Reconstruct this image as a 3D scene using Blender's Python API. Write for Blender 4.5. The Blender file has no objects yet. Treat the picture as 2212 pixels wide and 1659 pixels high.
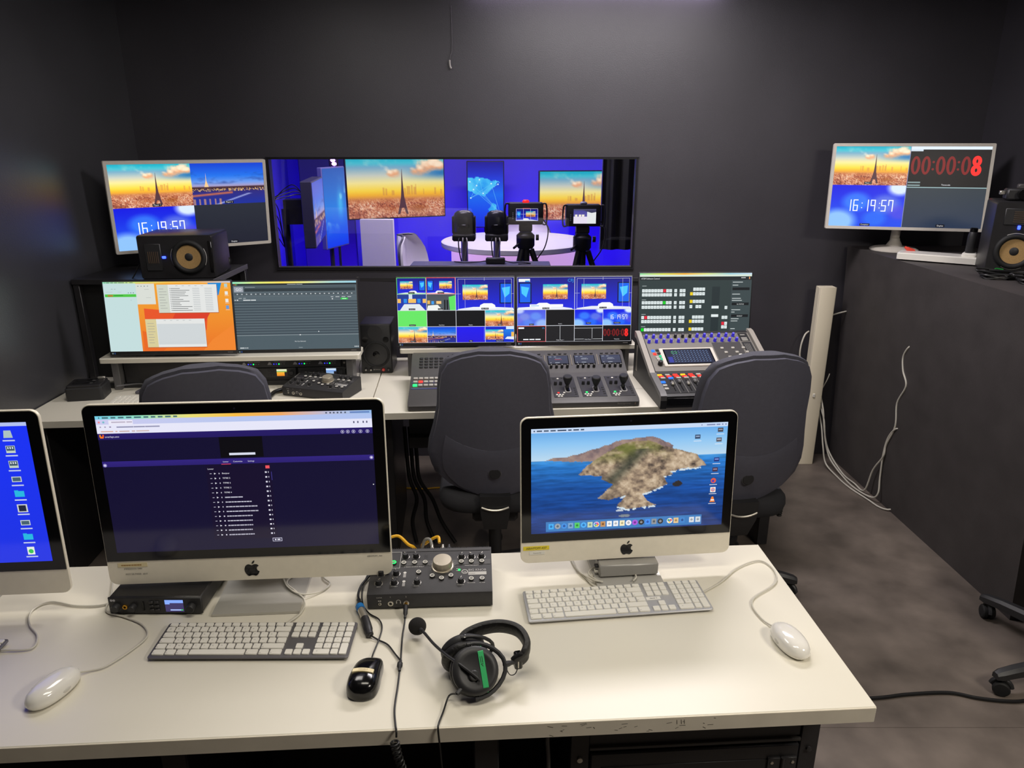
import bpy, bmesh, math, random
import numpy as np
from mathutils import Matrix, Vector
random.seed(4); np.random.seed(4)
S = bpy.context.scene
C = S.collection
PI = math.pi
# ---------------------------------------------------------------- camera
cam = bpy.data.objects.new('camera', bpy.data.cameras.new('camera')); C.objects.link(cam)
cam.location = (0, 0, 1.763)
cam.rotation_euler = (PI/2 - 0.3181, 0, 0)
cam.data.sensor_width = 36; cam.data.lens = 1583/2212*36; cam.data.clip_start = .02
S.camera = cam
# ---------------------------------------------------------------- world and exposure
W = bpy.data.worlds.new('world'); S.world = W; W.use_nodes = True
W.node_tree.nodes['Background'].inputs[0].default_value = (.02, .02, .025, 1)
W.node_tree.nodes['Background'].inputs[1].default_value = .3
S.view_settings.view_transform = 'Standard'; S.view_settings.look = 'None'
S.view_settings.exposure = 0.0; S.view_settings.gamma = 1; S.view_settings.use_curve_mapping = False
# lamps of the room, the last one added: (name, centre, size x, size y, power, colour); the fixtures are built further down
ROOM_LAMPS = [
    ('ceiling_lamp', (0.05, 1.02, 2.585), 1.25, .30, 13.5, (1, .93, .80), 'long warm white ceiling lamp above the front desk'),
    ('ceiling_lamp', (0.60, 3.00, 2.585), 1.25, .30, 40, (1, .94, .96), 'long cool white ceiling lamp above the rear desks'),
    ('ceiling_lamp', (2.00, .25, 2.585), .60, .60, 46, (1, .92, .80), 'square warm white ceiling lamp nearest the entrance'),
    ('ceiling_lamp', (-.95, 2.15, 2.585), .60, .60, 11, (1, .95, .90), 'added square white ceiling lamp to brighten the left rear desk'),  # unseen lamp, put in to lift the dim left rear desk
]
WALL_LAMP = ((.41, 3.935, 2.50), 1.22, 7, (.86, .70, 1))   # slim violet lamp high on the rear wall
STUDIO_LAMPS = [   # centre, size, power, colour, direction
    ((-2.2, 8.7, .12), 1.6, 36, (.10, .02, 1), (-.35, 1, .42)),
    ((.7, 8.9, .12), 2.4, 40, (.10, .02, 1), (0, 1, .5)),
    ((-2.6, 5.6, .15), 1.2, 26, (.10, .02, 1), (-1, .4, .5)),
    ((2.0, 6.2, .15), 1.0, 14, (.10, .02, 1), (.4, 1, .3)),
    ((0, 6.8, 3.3), 2.2, 118, (.92, .82, 1), (0, .45, -1)),
    ((-.5, 4.9, 3.3), 1.4, 46, (.88, .80, 1), (-.1, .4, -1)),
]

# ---------------------------------------------------------------- materials
def lin(c):
    return tuple(((x/255)/12.92 if x/255 <= .04045 else ((x/255+.055)/1.055)**2.4) for x in c)
MATS = {}
def mat(name, col=(128, 128, 128), rough=.5, metal=0, spec=.5, noise=0, nscale=40, bump=0, bscale=200, emit=None, estr=0, coat=0, trans=None):
    if name in MATS: return MATS[name]
    m = bpy.data.materials.new(name); m.use_nodes = True; nt = m.node_tree
    p = nt.nodes['Principled BSDF']; c = lin(col) + (1,)
    p.inputs['Base Color'].default_value = c; p.inputs['Roughness'].default_value = rough
    p.inputs['Metallic'].default_value = metal; p.inputs['Specular IOR Level'].default_value = spec
    p.inputs['Coat Weight'].default_value = coat
    if emit: p.inputs['Emission Color'].default_value = lin(emit) + (1,); p.inputs['Emission Strength'].default_value = estr
    tc = None
    if noise or bump:
        tc = nt.nodes.new('ShaderNodeTexCoord')
    if noise:
        n = nt.nodes.new('ShaderNodeTexNoise'); n.inputs['Scale'].default_value = nscale; n.inputs['Detail'].default_value = 6
        nt.links.new(tc.outputs['Object'], n.inputs['Vector'])
        r = nt.nodes.new('ShaderNodeValToRGB')
        r.color_ramp.elements[0].position = .3; r.color_ramp.elements[1].position = .7
        r.color_ramp.elements[0].color = tuple(x*(1-noise) for x in c[:3]) + (1,)
        r.color_ramp.elements[1].color = tuple(min(1, x*(1+noise)) for x in c[:3]) + (1,)
        nt.links.new(n.outputs['Fac'], r.inputs['Fac']); nt.links.new(r.outputs['Color'], p.inputs['Base Color'])
    if bump:
        n2 = nt.nodes.new('ShaderNodeTexNoise'); n2.inputs['Scale'].default_value = bscale; n2.inputs['Detail'].default_value = 4
        nt.links.new(tc.outputs['Object'], n2.inputs['Vector'])
        b = nt.nodes.new('ShaderNodeBump'); b.inputs['Strength'].default_value = bump; b.inputs['Distance'].default_value = .002
        nt.links.new(n2.outputs['Fac'], b.inputs['Height']); nt.links.new(b.outputs['Normal'], p.inputs['Normal'])
    MATS[name] = m
    return m
def attr_mat(name, emit, rough, strength=1.0, spec=.5):
    m = bpy.data.materials.new(name); m.use_nodes = True; nt = m.node_tree
    p = nt.nodes['Principled BSDF']; a = nt.nodes.new('ShaderNodeAttribute'); a.attribute_name = 'Col'
    p.inputs['Roughness'].default_value = rough; p.inputs['Specular IOR Level'].default_value = spec
    if emit:
        p.inputs['Base Color'].default_value = (.006, .006, .008, 1)
        nt.links.new(a.outputs['Color'], p.inputs['Emission Color']); p.inputs['Emission Strength'].default_value = strength
    else:
        nt.links.new(a.outputs['Color'], p.inputs['Base Color'])
    MATS[name] = m
    return m
SCREEN = attr_mat('screen_image', True, .35, 1.22, .35)
GLOSSSCREEN = attr_mat('glossy_screen_image', True, .09, 1.1, .5)
PRINT = attr_mat('printed_ink', False, .55)
LIT = attr_mat('lit_key', True, .4, 1.6)

WALL = mat('black_wall_paint', (58, 56, 62), .40, spec=.62, noise=.10, nscale=3, bump=.25, bscale=260)
WALLS = mat('black_satin_wall_panel', (60, 60, 64), .33, spec=1.0, noise=.10, nscale=3, bump=.2, bscale=260)
CEIL = mat('black_ceiling_paint', (40, 39, 40), .8, noise=.1, nscale=4)
WHITE = mat('white_laminate', (226, 221, 206), .34, spec=.45, noise=.012, nscale=5)
WEDGE = mat('white_laminate_edge', (230, 222, 204), .5, noise=.05, nscale=14)
ALU = mat('brushed_aluminium', (238, 231, 214), .38, metal=.08, noise=.02, nscale=60)
ALUDK = mat('aluminium_keyboard_tray', (188, 188, 190), .4, metal=.3)
ALUFOOT = mat('aluminium_foot', (190, 188, 182), .32, metal=.35)
GLASSBLK = mat('black_glass_border', (9, 9, 11), .08, spec=.5)
BLK = mat('black_plastic', (40, 40, 42), .48, noise=.08, nscale=80)
BLKGLOSS = mat('black_gloss_plastic', (14, 14, 15), .16)
BLKMETAL = mat('black_painted_metal', (40, 39, 41), .34, spec=.4, noise=.12, nscale=30, bump=.15, bscale=500)
DEV = mat('charcoal_device_metal', (46, 45, 47), .5, noise=.06, nscale=60, bump=.15, bscale=700)
DEV2 = mat('graphite_panel_metal', (74, 72, 72), .5, noise=.05, nscale=50)
DEV3 = mat('mid_grey_panel_metal', (104, 103, 104), .45, noise=.04, nscale=50)
GREYFR = mat('warm_grey_casing', (206, 200, 190), .42, noise=.02, nscale=40)
WPL = mat('white_plastic', (232, 229, 220), .3, spec=.5)
WPLGLOSS = mat('white_gloss_plastic', (236, 233, 226), .12, coat=.5)
KEYM = mat('white_keycap', (233, 230, 220), .45)
CORDW = mat('white_cord', (206, 202, 190), .45)
CORDB = mat('black_cord', (17, 17, 18), .45)
CORDY = mat('yellow_cord', (222, 168, 20), .45)
RUB = mat('black_rubber', (20, 20, 21), .7)
FAB = mat('charcoal_fabric', (76, 76, 86), .9, noise=.15, nscale=400, bump=.4, bscale=900)
SHELLM = mat('charcoal_chair_shell', (86, 86, 98), .45, spec=.4, noise=.05, nscale=70, bump=.12, bscale=600)
LEATH = mat('black_leatherette', (20, 19, 20), .5, bump=.7, bscale=160)
FOAM = mat('black_foam', (22, 20, 19), .95, bump=.8, bscale=900)
SILV = mat('silver_metal', (200, 196, 186), .3, metal=.8)
CHAMP = mat('champagne_knob_metal', (190, 181, 163), .36, metal=.6)
GOLD = mat('gold_metal', (214, 160, 60), .25, metal=.9)
KEVLAR = mat('yellow_woven_cone', (176, 142, 92), .6, noise=.15, nscale=300)
GREENT = mat('green_tape', (22, 168, 92), .5)
CREAMT = mat('cream_label_tape', (232, 218, 176), .6)
YELT = mat('yellow_label_tape', (236, 216, 52), .55)
WHT = mat('white_paper_label', (232, 230, 222), .6)
BLUET = mat('blue_tape', (40, 130, 210), .5)
DGREY = mat('dark_grey_edge', (66, 64, 62), .5)
WFRAME = mat('window_frame_paint', (20, 20, 22), .4, spec=.5)
WEDGEL = mat('worn_aluminium_bead', (120, 116, 122), .4, metal=.6)
LED_G = mat('green_led', (0, 40, 10), .4, emit=(20, 255, 90), estr=3)
LED_B = mat('blue_led', (0, 0, 40), .4, emit=(40, 60, 255), estr=7)
LED_R = mat('red_led', (60, 0, 0), .4, emit=(255, 50, 40), estr=1.6)
LED_Y = mat('amber_led', (60, 40, 0), .4, emit=(255, 190, 30), estr=1.5)
LED_BL = mat('blue_key_light', (0, 10, 50), .4, emit=(40, 120, 255), estr=1.4)
LED_T = mat('teal_key_light', (0, 40, 30), .4, emit=(50, 220, 150), estr=.9)
KNOBLIT = mat('blue_lit_knob', (18, 16, 60), .4, emit=(58, 46, 200), estr=.65)
SHADE = mat('grey_tool_grip', (92, 90, 100), .5)
SBLUE = mat('studio_blue_paint', (84, 72, 200), .7, noise=.03, nscale=3)
SDARK = mat('studio_dark_blue_paint', (34, 30, 84), .7)
SFLOOR = mat('studio_dark_floor', (28, 26, 44), .4)
SWHITE = mat('studio_white_lacquer', (226, 222, 226), .35)
CURT = mat('studio_black_drape', (52, 53, 50), .8, noise=.2, nscale=5)
CURTG = mat('studio_grey_pillar_paint', (78, 76, 70), .8)
PINKLIT = mat('pink_lit_acrylic', (200, 160, 210), .4, emit=(226, 178, 240), estr=.85)

# ---------------------------------------------------------------- mesh builder
def rrect(w, h, r, n=5, cx=0, cy=0):
    p = []
    for sx, sy, a0 in ((1, 1, 0), (-1, 1, 90), (-1, -1, 180), (1, -1, 270)):
        for i in range(n+1):
            a = math.radians(a0 + 90*i/n)
            p.append((cx + sx*(w/2-r) + r*math.cos(a), cy + sy*(h/2-r) + r*math.sin(a)))
    return p
def ngon(r, n, cx=0, cy=0, ry=None, a0=0):
    ry = r if ry is None else ry
    return [(cx + r*math.cos(a0 + 2*PI*i/n), cy + ry*math.sin(a0 + 2*PI*i/n)) for i in range(n)]
def smooth_path(pts, sub=6, closed=False):
    P = [Vector(p) for p in pts]; n = len(P); out = []
    rng = range(n if closed else n-1)
    for i in rng:
        g = (lambda k: P[k % n]) if closed else (lambda k: P[max(0, min(n-1, k))])
        p0, p1, p2, p3 = g(i-1), g(i), g(i+1), g(i+2)
        for j in range(sub):
            t = j/sub
            out.append(.5*((2*p1) + (p2-p0)*t + (2*p0-5*p1+4*p2-p3)*t*t + (3*p1-p0-3*p2+p3)*t**3))
    if not closed: out.append(P[-1])
    return out
def frame_to(n, up=(0, 0, 1)):
    """matrix whose local -Y points along n (so a panel faces n) and local Z is up"""
    y = -Vector(n).normalized(); u = Vector(up)
    x = y.cross(u).normalized(); z = x.cross(y)
    return Matrix((x, y, z)).transposed().to_4x4()
class B:
    def __init__(s, m=None): s.v = []; s.f = []; s.m = m or Matrix()
    def add(s, vs, fs):
        o = len(s.v); s.v += [s.m @ Vector(p) for p in vs]; s.f += [[i+o for i in f] for f in fs]; return s
    def box(s, c, d, b=0):
        hx, hy, hz = d[0]/2, d[1]/2, d[2]/2
        if b <= 0:
            vs = [(c[0]+x*hx, c[1]+y*hy, c[2]+z*hz) for x in (-1, 1) for y in (-1, 1) for z in (-1, 1)]
            return s.add(vs, [(0,1,3,2), (4,6,7,5), (0,4,5,1), (2,3,7,6), (0,2,6,4), (1,5,7,3)])
        b = min(b, hx*.9, hy*.9, hz*.9)
        vs = []; ix = {}
        for x in (-1, 1):
            for y in (-1, 1):
                for z in (-1, 1):
                    for k in range(3):
                        q = [x*(hx-b), y*(hy-b), z*(hz-b)]; q[k] = (x*hx, y*hy, z*hz)[k]
                        ix[x, y, z, k] = len(vs); vs.append((c[0]+q[0], c[1]+q[1], c[2]+q[2]))
        fs = []
        for x in (-1, 1):
            fs.append([ix[x,-1,-1,0], ix[x,1,-1,0], ix[x,1,1,0], ix[x,-1,1,0]])
            fs.append([ix[-1,x,-1,1], ix[1,x,-1,1], ix[1,x,1,1], ix[-1,x,1,1]])
            fs.append([ix[-1,-1,x,2], ix[1,-1,x,2], ix[1,1,x,2], ix[-1,1,x,2]])
            for y in (-1, 1):
                fs.append([ix[-1,x,y,1], ix[1,x,y,1], ix[1,x,y,2], ix[-1,x,y,2]])
                fs.append([ix[x,-1,y,0], ix[x,1,y,0], ix[x,1,y,2], ix[x,-1,y,2]])
                fs.append([ix[x,y,-1,0], ix[x,y,1,0], ix[x,y,1,1], ix[x,y,-1,1]])
                for z in (-1, 1): fs.append([ix[x,y,z,0], ix[x,y,z,1], ix[x,y,z,2]])
        return s.add(vs, fs)
    def loft(s, rings, cap=(True, True), closed=True):
        n = len(rings[0]); vs = [p for r in rings for p in r]; fs = []
        for k in range(len(rings)-1):
            for i in range(n if closed else n-1):
                j = (i+1) % n; fs.append((k*n+i, k*n+j, (k+1)*n+j, (k+1)*n+i))
        if cap[0]: fs.append(list(range(n))[::-1])
        if cap[1]: fs.append([(len(rings)-1)*n+i for i in range(n)])
        return s.add(vs, fs)
    def prismY(s, pts, y0, y1, b=0):   # XZ outline along Y
        if b:
            cx = sum(p[0] for p in pts)/len(pts); cz = sum(p[1] for p in pts)/len(pts)
            w = max(abs(p[0]-cx) for p in pts); h = max(abs(p[1]-cz) for p in pts)
            q = [(cx+(x-cx)*(1-b/w), cz+(z-cz)*(1-b/h)) for x, z in pts]; sg = 1 if y1 > y0 else -1
            return s.loft([[(x, y0, z) for x, z in q], [(x, y0+sg*b, z) for x, z in pts], [(x, y1-sg*b, z) for x, z in pts], [(x, y1, z) for x, z in q]])
        return s.loft([[(x, y0, z) for x, z in pts], [(x, y1, z) for x, z in pts]])
    def prismZ(s, pts, z0, z1, b=0):
        if b:
            cx = sum(p[0] for p in pts)/len(pts); cy = sum(p[1] for p in pts)/len(pts)
            w = max(abs(p[0]-cx) for p in pts); h = max(abs(p[1]-cy) for p in pts)
            q = [(cx+(x-cx)*(1-b/w), cy+(y-cy)*(1-b/h)) for x, y in pts]
            return s.loft([[(x, y, z0) for x, y in pts], [(x, y, z1-b) for x, y in pts], [(x, y, z1) for x, y in q]])
        return s.loft([[(x, y, z0) for x, y in pts], [(x, y, z1) for x, y in pts]])
    def prismX(s, pts, x0, x1):        # YZ outline along X
        return s.loft([[(x0, y, z) for y, z in pts], [(x1, y, z) for y, z in pts]])
    def cyl(s, p0, p1, r0, r1=None, n=16):
        r1 = r0 if r1 is None else r1
        p0, p1 = Vector(p0), Vector(p1); d = (p1-p0).normalized()
        a = d.orthogonal().normalized(); b = d.cross(a)
        return s.loft([[p + r*(math.cos(2*PI*i/n)*a + math.sin(2*PI*i/n)*b) for i in range(n)] for p, r in ((p0, r0), (p1, r1))])
    def lathe(s, prof, o=(0, 0, 0), d=(0, 0, 1), n=24):   # prof [(r, h)]
        o = Vector(o); d = Vector(d).normalized(); a = d.orthogonal().normalized(); b = d.cross(a)
        return s.loft([[o + h*d + max(r, 1e-5)*(math.cos(2*PI*i/n)*a + math.sin(2*PI*i/n)*b) for i in range(n)] for r, h in prof])
    def ring(s, o, d, r, t, n=24, m=8):
        o = Vector(o); d = Vector(d).normalized(); a = d.orthogonal().normalized(); b = d.cross(a)
        vs = []; fs = []
        for i in range(n):
            e = math.cos(2*PI*i/n)*a + math.sin(2*PI*i/n)*b
            for j in range(m): vs.append(o + e*(r + t*math.cos(2*PI*j/m)) + d*t*math.sin(2*PI*j/m))
        for i in range(n):
            for j in range(m):
                i2, j2 = (i+1) % n, (j+1) % m; fs.append((i*m+j, i2*m+j, i2*m+j2, i*m+j2))
        return s.add(vs, fs)
    def ball(s, c, r, n=16, m=10):
        if not hasattr(r, '__len__'): r = (r, r, r)
        rings = []
        for k in range(m+1):
            t = PI*k/m
            rings.append([(c[0]+r[0]*max(math.sin(t), 1e-4)*math.cos(2*PI*i/n), c[1]+r[1]*max(math.sin(t), 1e-4)*math.sin(2*PI*i/n), c[2]+r[2]*math.cos(t)) for i in range(n)])
        return s.loft(rings)
    def tube(s, pts, r, n=8, sub=6, raw=False, closed=False):
        P = [Vector(p) for p in pts] if raw else smooth_path(pts, sub, closed)
        R = r if hasattr(r, '__len__') else [r]*len(P)
        if len(R) != len(P): R = [R[min(len(R)-1, int(i*len(R)/len(P)))] for i in range(len(P))]
        rings = []; a = None
        for i, p in enumerate(P):
            d = (P[min(i+1, len(P)-1)] - P[max(i-1, 0)])
            if d.length < 1e-9: d = Vector((0, 0, 1))
            d.normalize()
            a = d.orthogonal().normalized() if a is None else (a - d*a.dot(d)).normalized()
            b = d.cross(a)
            rings.append([p + R[i]*(math.cos(2*PI*k/n)*a + math.sin(2*PI*k/n)*b) for k in range(n)])
        return s.loft(rings)
    def mesh(s, name, m, smooth=True, ang=38):
        me = bpy.data.meshes.new(name); me.from_pydata([tuple(v) for v in s.v], [], s.f)
        bm = bmesh.new(); bm.from_mesh(me); bmesh.ops.recalc_face_normals(bm, faces=bm.faces); bm.to_mesh(me); bm.free()
        if smooth: me.shade_smooth(); me.set_sharp_from_angle(angle=math.radians(ang))
        me.materials.append(m); return me
    def obj(s, name, m, parent=None, smooth=True, ang=38, label=None):
        return link(name, s.mesh(name, m, smooth, ang), parent, label)
def link(name, me, parent=None, label=None):
    o = bpy.data.objects.new(name, me); C.objects.link(o)
    if parent: o.parent = parent
    if label: o['label'] = label
    return o
def tag(o, label, cat, group=None):
    o['label'] = label; o['category'] = cat
    if group: o['group'] = group
    return o
def thing(name, label, cat, loc=(0, 0, 0), rz=0, group=None):
    o = bpy.data.objects.new(name, None); C.objects.link(o); o.empty_display_size = .05
    o.location = loc; o.rotation_euler = (0, 0, rz); return tag(o, label, cat, group)
def struct(o): o['kind'] = 'structure'; return o
def toloc(root, pts):
    im = (Matrix.Translation(root.location) @ Matrix.Rotation(root.rotation_euler[2], 4, 'Z')).inverted()
    return [im @ Vector(p) for p in pts]
def panel_m(c, tilt=0, yaw=0):   # panel frame: x right, z up, -y faces viewer; tilt>0 leans back
    return Matrix.Translation(c) @ Matrix.Rotation(yaw, 4, 'Z') @ Matrix.Rotation(-tilt, 4, 'X')

# ---------------------------------------------------------------- lettering and flat pictures
_fc = {}
def glyphs(txt):
    if txt in _fc: return _fc[txt]
    cu = bpy.data.curves.new('lettering', 'FONT'); cu.body = txt; cu.resolution_u = 2
    o = bpy.data.objects.new('lettering', cu); C.objects.link(o)
    dg = bpy.context.evaluated_depsgraph_get(); dg.update()
    me = o.evaluated_get(dg).to_mesh()
    v = [(p.co.x, p.co.y) for p in me.vertices]; f = [list(p.vertices) for p in me.polygons]
    o.evaluated_get(dg).to_mesh_clear()
    bpy.data.objects.remove(o); bpy.data.curves.remove(cu)
    w = max([p[0] for p in v]) if v else 0
    _fc[txt] = (v, f, w); return _fc[txt]
SEG = {'0': 'abcdef', '1': 'bc', '2': 'abged', '3': 'abgcd', '4': 'fgbc', '5': 'afgcd', '6': 'afgedc', '7': 'fabc', '8': 'abcdefg', '9': 'abcfg'}
class Cv:
    """flat picture, 1000 units wide, y down; w,h in metres"""
    EPS = .00012
    def __init__(s, w, h, gain=1.0): s.w, s.h = w, h; s.k = w/1000; s.H = h/s.k; s.v = []; s.f = []; s.c = []; s.g = gain
    def pt(s, x, y, L): return ((x-500)*s.k, -L*s.EPS, (s.H/2-y)*s.k)
    def col(s, c): return tuple(x*s.g for x in lin(c)) + (1,)
    def poly(s, pts, c, L=1):
        o = len(s.v); s.v += [s.pt(x, y, L) for x, y in pts]; s.f.append(list(range(o, o+len(pts))))
        s.c += ([s.col(c)]*len(pts)) if not isinstance(c[0], (tuple, list)) else [s.col(q) for q in c]
    def rect(s, x0, y0, x1, y1, c, L=1): s.poly([(x0, y1), (x1, y1), (x1, y0), (x0, y0)], c, L)
    def grad(s, x0, y0, x1, y1, ct, cb, L=1): s.poly([(x0, y1), (x1, y1), (x1, y0), (x0, y0)], [cb, cb, ct, ct], L)
    def hgrad(s, x0, y0, x1, y1, cols, L=1):
        n = len(cols)-1
        for i in range(n):
            a, b = x0+(x1-x0)*i/n, x0+(x1-x0)*(i+1)/n
            s.poly([(a, y1), (b, y1), (b, y0), (a, y0)], [cols[i], cols[i+1], cols[i+1], cols[i]], L)
    def disc(s, x, y, r, c, L=1, n=16): s.poly([(px, 2*y-py) for px, py in ngon(r, n, x, y)], c, L)
    def annulus(s, x, y, rx, ry, t, c, L=1, n=18):
        for i in range(n):
            a, b = 2*PI*i/n, 2*PI*(i+1)/n
            s.poly([(x+rx*math.cos(a), y+ry*math.sin(a)), (x+rx*math.cos(b), y+ry*math.sin(b)), (x+(rx-t)*math.cos(b), y+(ry-t)*math.sin(b)), (x+(rx-t)*math.cos(a), y+(ry-t)*math.sin(a))], c, L)
    def frame(s, x0, y0, x1, y1, t, c, L=2):
        s.rect(x0, y0, x1, y0+t, c, L); s.rect(x0, y1-t, x1, y1, c, L); s.rect(x0, y0+t, x0+t, y1-t, c, L); s.rect(x1-t, y0+t, x1, y1-t, c, L)
    def line(s, x0, y0, x1, y1, t, c, L=2):
        d = math.hypot(x1-x0, y1-y0) or 1; nx, ny = -(y1-y0)/d*t/2, (x1-x0)/d*t/2
        s.poly([(x0-nx, y0-ny), (x0+nx, y0+ny), (x1+nx, y1+ny), (x1-nx, y1-ny)], c, L)
    def text(s, x, y, t, size, c, al='l', L=3, squeeze=1.0):
        """y = baseline, size = cap height in units"""
        v, f, w = glyphs(t); k = size/.70; o = len(s.v)
        x -= {'l': 0, 'c': w*k*squeeze/2, 'r': w*k*squeeze}[al]
        s.v += [s.pt(x+a*k*squeeze, y-b*k, L) for a, b in v]
        for q in f: s.f.append([i+o for i in q]); s.c += [s.col(c)]*len(q)
    def seg(s, x, y, ch, w, h, t, c, L=3):
        if ch == ':':
            for q in (.3, .7): s.rect(x+w*.3, y+h*q-t/2, x+w*.3+t, y+h*q+t/2, c, L)
            return
        R = {'a': (x, y, x+w, y+t), 'd': (x, y+h-t, x+w, y+h), 'g': (x, y+h/2-t/2, x+w, y+h/2+t/2), 'f': (x, y, x+t, y+h/2), 'b': (x+w-t, y, x+w, y+h/2), 'e': (x, y+h/2, x+t, y+h), 'c': (x+w-t, y+h/2, x+w, y+h)}
        for q in SEG[ch]: s.rect(*R[q], c, L)
    def raster(s, x0, y0, x1, y1, im, L=1):
        """im: (ny,nx,3) sRGB 0-255, row 0 on top"""
        ny, nx = im.shape[:2]; a = np.clip(im/255, 0, 1)
        a = np.where(a <= .04045, a/12.92, ((a+.055)/1.055)**2.4)*s.g
        o = len(s.v)
        xs = np.linspace(x0, x1, nx); ys = np.linspace(y0, y1, ny)
        s.v += [s.pt(x, y, L) for y in ys for x in xs]
        al = [[tuple(a[j, i]) + (1,) for i in range(nx)] for j in range(ny)]
        for j in range(ny-1):
            for i in range(nx-1):
                b = o+j*nx+i; s.f.append((b, b+nx, b+nx+1, b+1)); s.c += [al[j][i], al[j+1][i], al[j+1][i+1], al[j][i+1]]
    def obj(s, name, m, parent, xf=None, label=None):
        me = bpy.data.meshes.new(name); xf = xf or Matrix()
        me.from_pydata([tuple(xf @ Vector(p)) for p in s.v], [], s.f)
        at = me.color_attributes.new('Col', 'FLOAT_COLOR', 'CORNER')
        at.data.foreach_set('color', np.array(s.c, dtype=np.float32).ravel())
        me.materials.append(m); return link(name, me, parent, label)
def fbm(nx, ny, sx, sy, oct=4, seed=0):
    r = np.random.RandomState(seed); out = np.zeros((ny, nx)); amp = 1; tot = 0
    for o in range(oct):
        gx, gy = max(2, int(sx*2**o)), max(2, int(sy*2**o)); g = r.rand(gy+2, gx+2)
        x = np.linspace(0, gx, nx); y = np.linspace(0, gy, ny); xi = np.minimum(x.astype(int), gx); yi = np.minimum(y.astype(int), gy)
        fx = x-xi; fy = y-yi; fx = fx*fx*(3-2*fx); fy = (fy*fy*(3-2*fy))[:, None]
        a = g[np.ix_(yi, xi)]*(1-fx)+g[np.ix_(yi, xi+1)]*fx; b = g[np.ix_(yi+1, xi)]*(1-fx)+g[np.ix_(yi+1, xi+1)]*fx
        out += amp*(a*(1-fy)+b*fy); tot += amp; amp *= .55
    return out/tot
def ramp(t, stops):
    ps = [p for p, _ in stops]; return np.stack([np.interp(t, ps, [c[k] for _, c in stops]) for k in range(3)], -1)
def mixc(a, b, m): return a*(1-m[..., None]) + np.array(b, float)*m[..., None]
def inside(U, V, poly):
    r = np.zeros(U.shape, bool); n = len(poly)
    for i in range(n):
        x0, y0 = poly[i]; x1, y1 = poly[(i+1) % n]
        if y0 == y1: continue
        c = ((V < y0) != (V < y1)) & (U < (x1-x0)*(V-y0)/(y1-y0)+x0); r ^= c
    return r
TOWER = [(.523, .79), (.539, .66), (.548, .45), (.5545, .20), (.5575, .20), (.564, .45), (.573, .66), (.589, .79), (.612, .95), (.588, .95), (.569, .845), (.543, .845), (.524, .95), (.500, .95)]
def city_day(nx, ny):
    V, U = np.meshgrid(np.linspace(0, 1, ny), np.linspace(0, 1, nx), indexing='ij')
    im = ramp(V, [(0, (10, 165, 190)), (.10, (70, 190, 205)), (.17, (120, 170, 195)), (.3, (200, 205, 190)), (.42, (246, 230, 150)), (.55, (252, 214, 66)), (.62, (246, 180, 46)), (.7, (206, 130, 76)), (.85, (176, 96, 50)), (1, (150, 92, 70))])
    im = mixc(im, (28, 110, 175), np.clip((U-.55)*2.4, 0, 1)*np.exp(-((V-.27)/.09)**2)*.9)
    n = fbm(nx, ny, 5, 4, 5, 3)
    im = mixc(im, (238, 232, 214), np.clip((n-.47)*5, 0, 1)*np.exp(-((V-.17)/.12)**2)*.8)
    for cx, cy, r in ((.83, .14, .07), (.9, .11, .06), (.75, .2, .06), (.96, .15, .05), (.68, .22, .05), (.5, .24, .05), (.44, .26, .04)):
        im = mixc(im, (236, 168, 120), np.clip(1.5-np.hypot((U-cx)/r, (V-cy-.02)/(r*1.2))+(n-.5)*3, 0, 1)*.95); im = mixc(im, (255, 232, 200), np.clip(1.2-np.hypot((U-cx+.008)/r, (V-cy+.015)/r)+(n-.5)*4, 0, 1)*.95)
    for cx, w, h in ((.36, .012, .10), (.39, .018, .09), (.46, .03, .06), (.62, .03, .11), (.655, .015, .13), (.69, .02, .10), (.70, .008, .15), (.78, .01, .07), (.90, .016, .09), (.97, .012, .06), (.58, .012, .09)):
        im = mixc(im, (206, 140, 70), ((abs(U-cx) < w/2+.002) & (V > .60-h) & (V < .62))*.55)
    g = np.random.RandomState(8).rand(ny, nx); n2 = fbm(nx, ny, 12, 9, 4, 5); c = np.clip((V-.66)*9, 0, 1)
    city = ramp(np.clip(n2*.55+g*.45, 0, 1), [(.15, (84, 40, 42)), (.38, (158, 80, 62)), (.52, (204, 122, 88)), (.66, (238, 186, 150)), (.85, (255, 240, 222))])
    im = im*(1-c[..., None]*.8) + city*c[..., None]*.8
    im = mixc(im, (150, 74, 22), np.exp(-((U-.72)/.09)**2-((V-.86)/.07)**2)*.7); im = mixc(im, (170, 86, 40), np.exp(-((U-.42)/.12)**2-((V-.86)/.06)**2)*.5)
    return im
def city_night(nx, ny):
    V, U = np.meshgrid(np.linspace(0, 1, ny), np.linspace(0, 1, nx), indexing='ij')
    im = ramp(V, [(0, (12, 60, 200)), (.3, (30, 110, 225)), (.47, (110, 150, 225)), (.55, (160, 150, 190)), (.6, (60, 40, 60)), (.7, (44, 40, 120)), (1, (24, 44, 150))])
    n = fbm(nx, ny, 4, 8, 4, 9); im = mixc(im, (24, 40, 110), np.clip((n-.6)*5, 0, 1)*(V < .5)*.45)
    g = np.random.RandomState(2).rand(ny, nx)
    im = mixc(im, (255, 206, 120), ((g > .72) & (V > .6) & (V < .68))*.9); im = mixc(im, (60, 30, 30), ((V > .57) & (V < .61))*.7)
    im = mixc(im, (230, 120, 60), np.clip(1-abs(V-(.78-.12*U))/.04, 0, 1)*(U < .55)*.85)
    im = mixc(im, (190, 200, 240), np.clip(1-abs(V-(1.18-.55*U))/.03, 0, 1)*(V > .74)*.8)
    im = mixc(im, (240, 170, 100), ((np.sin(U*90) > .6) & (V > .86) & (U < .4))*.6)
    return im
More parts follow.
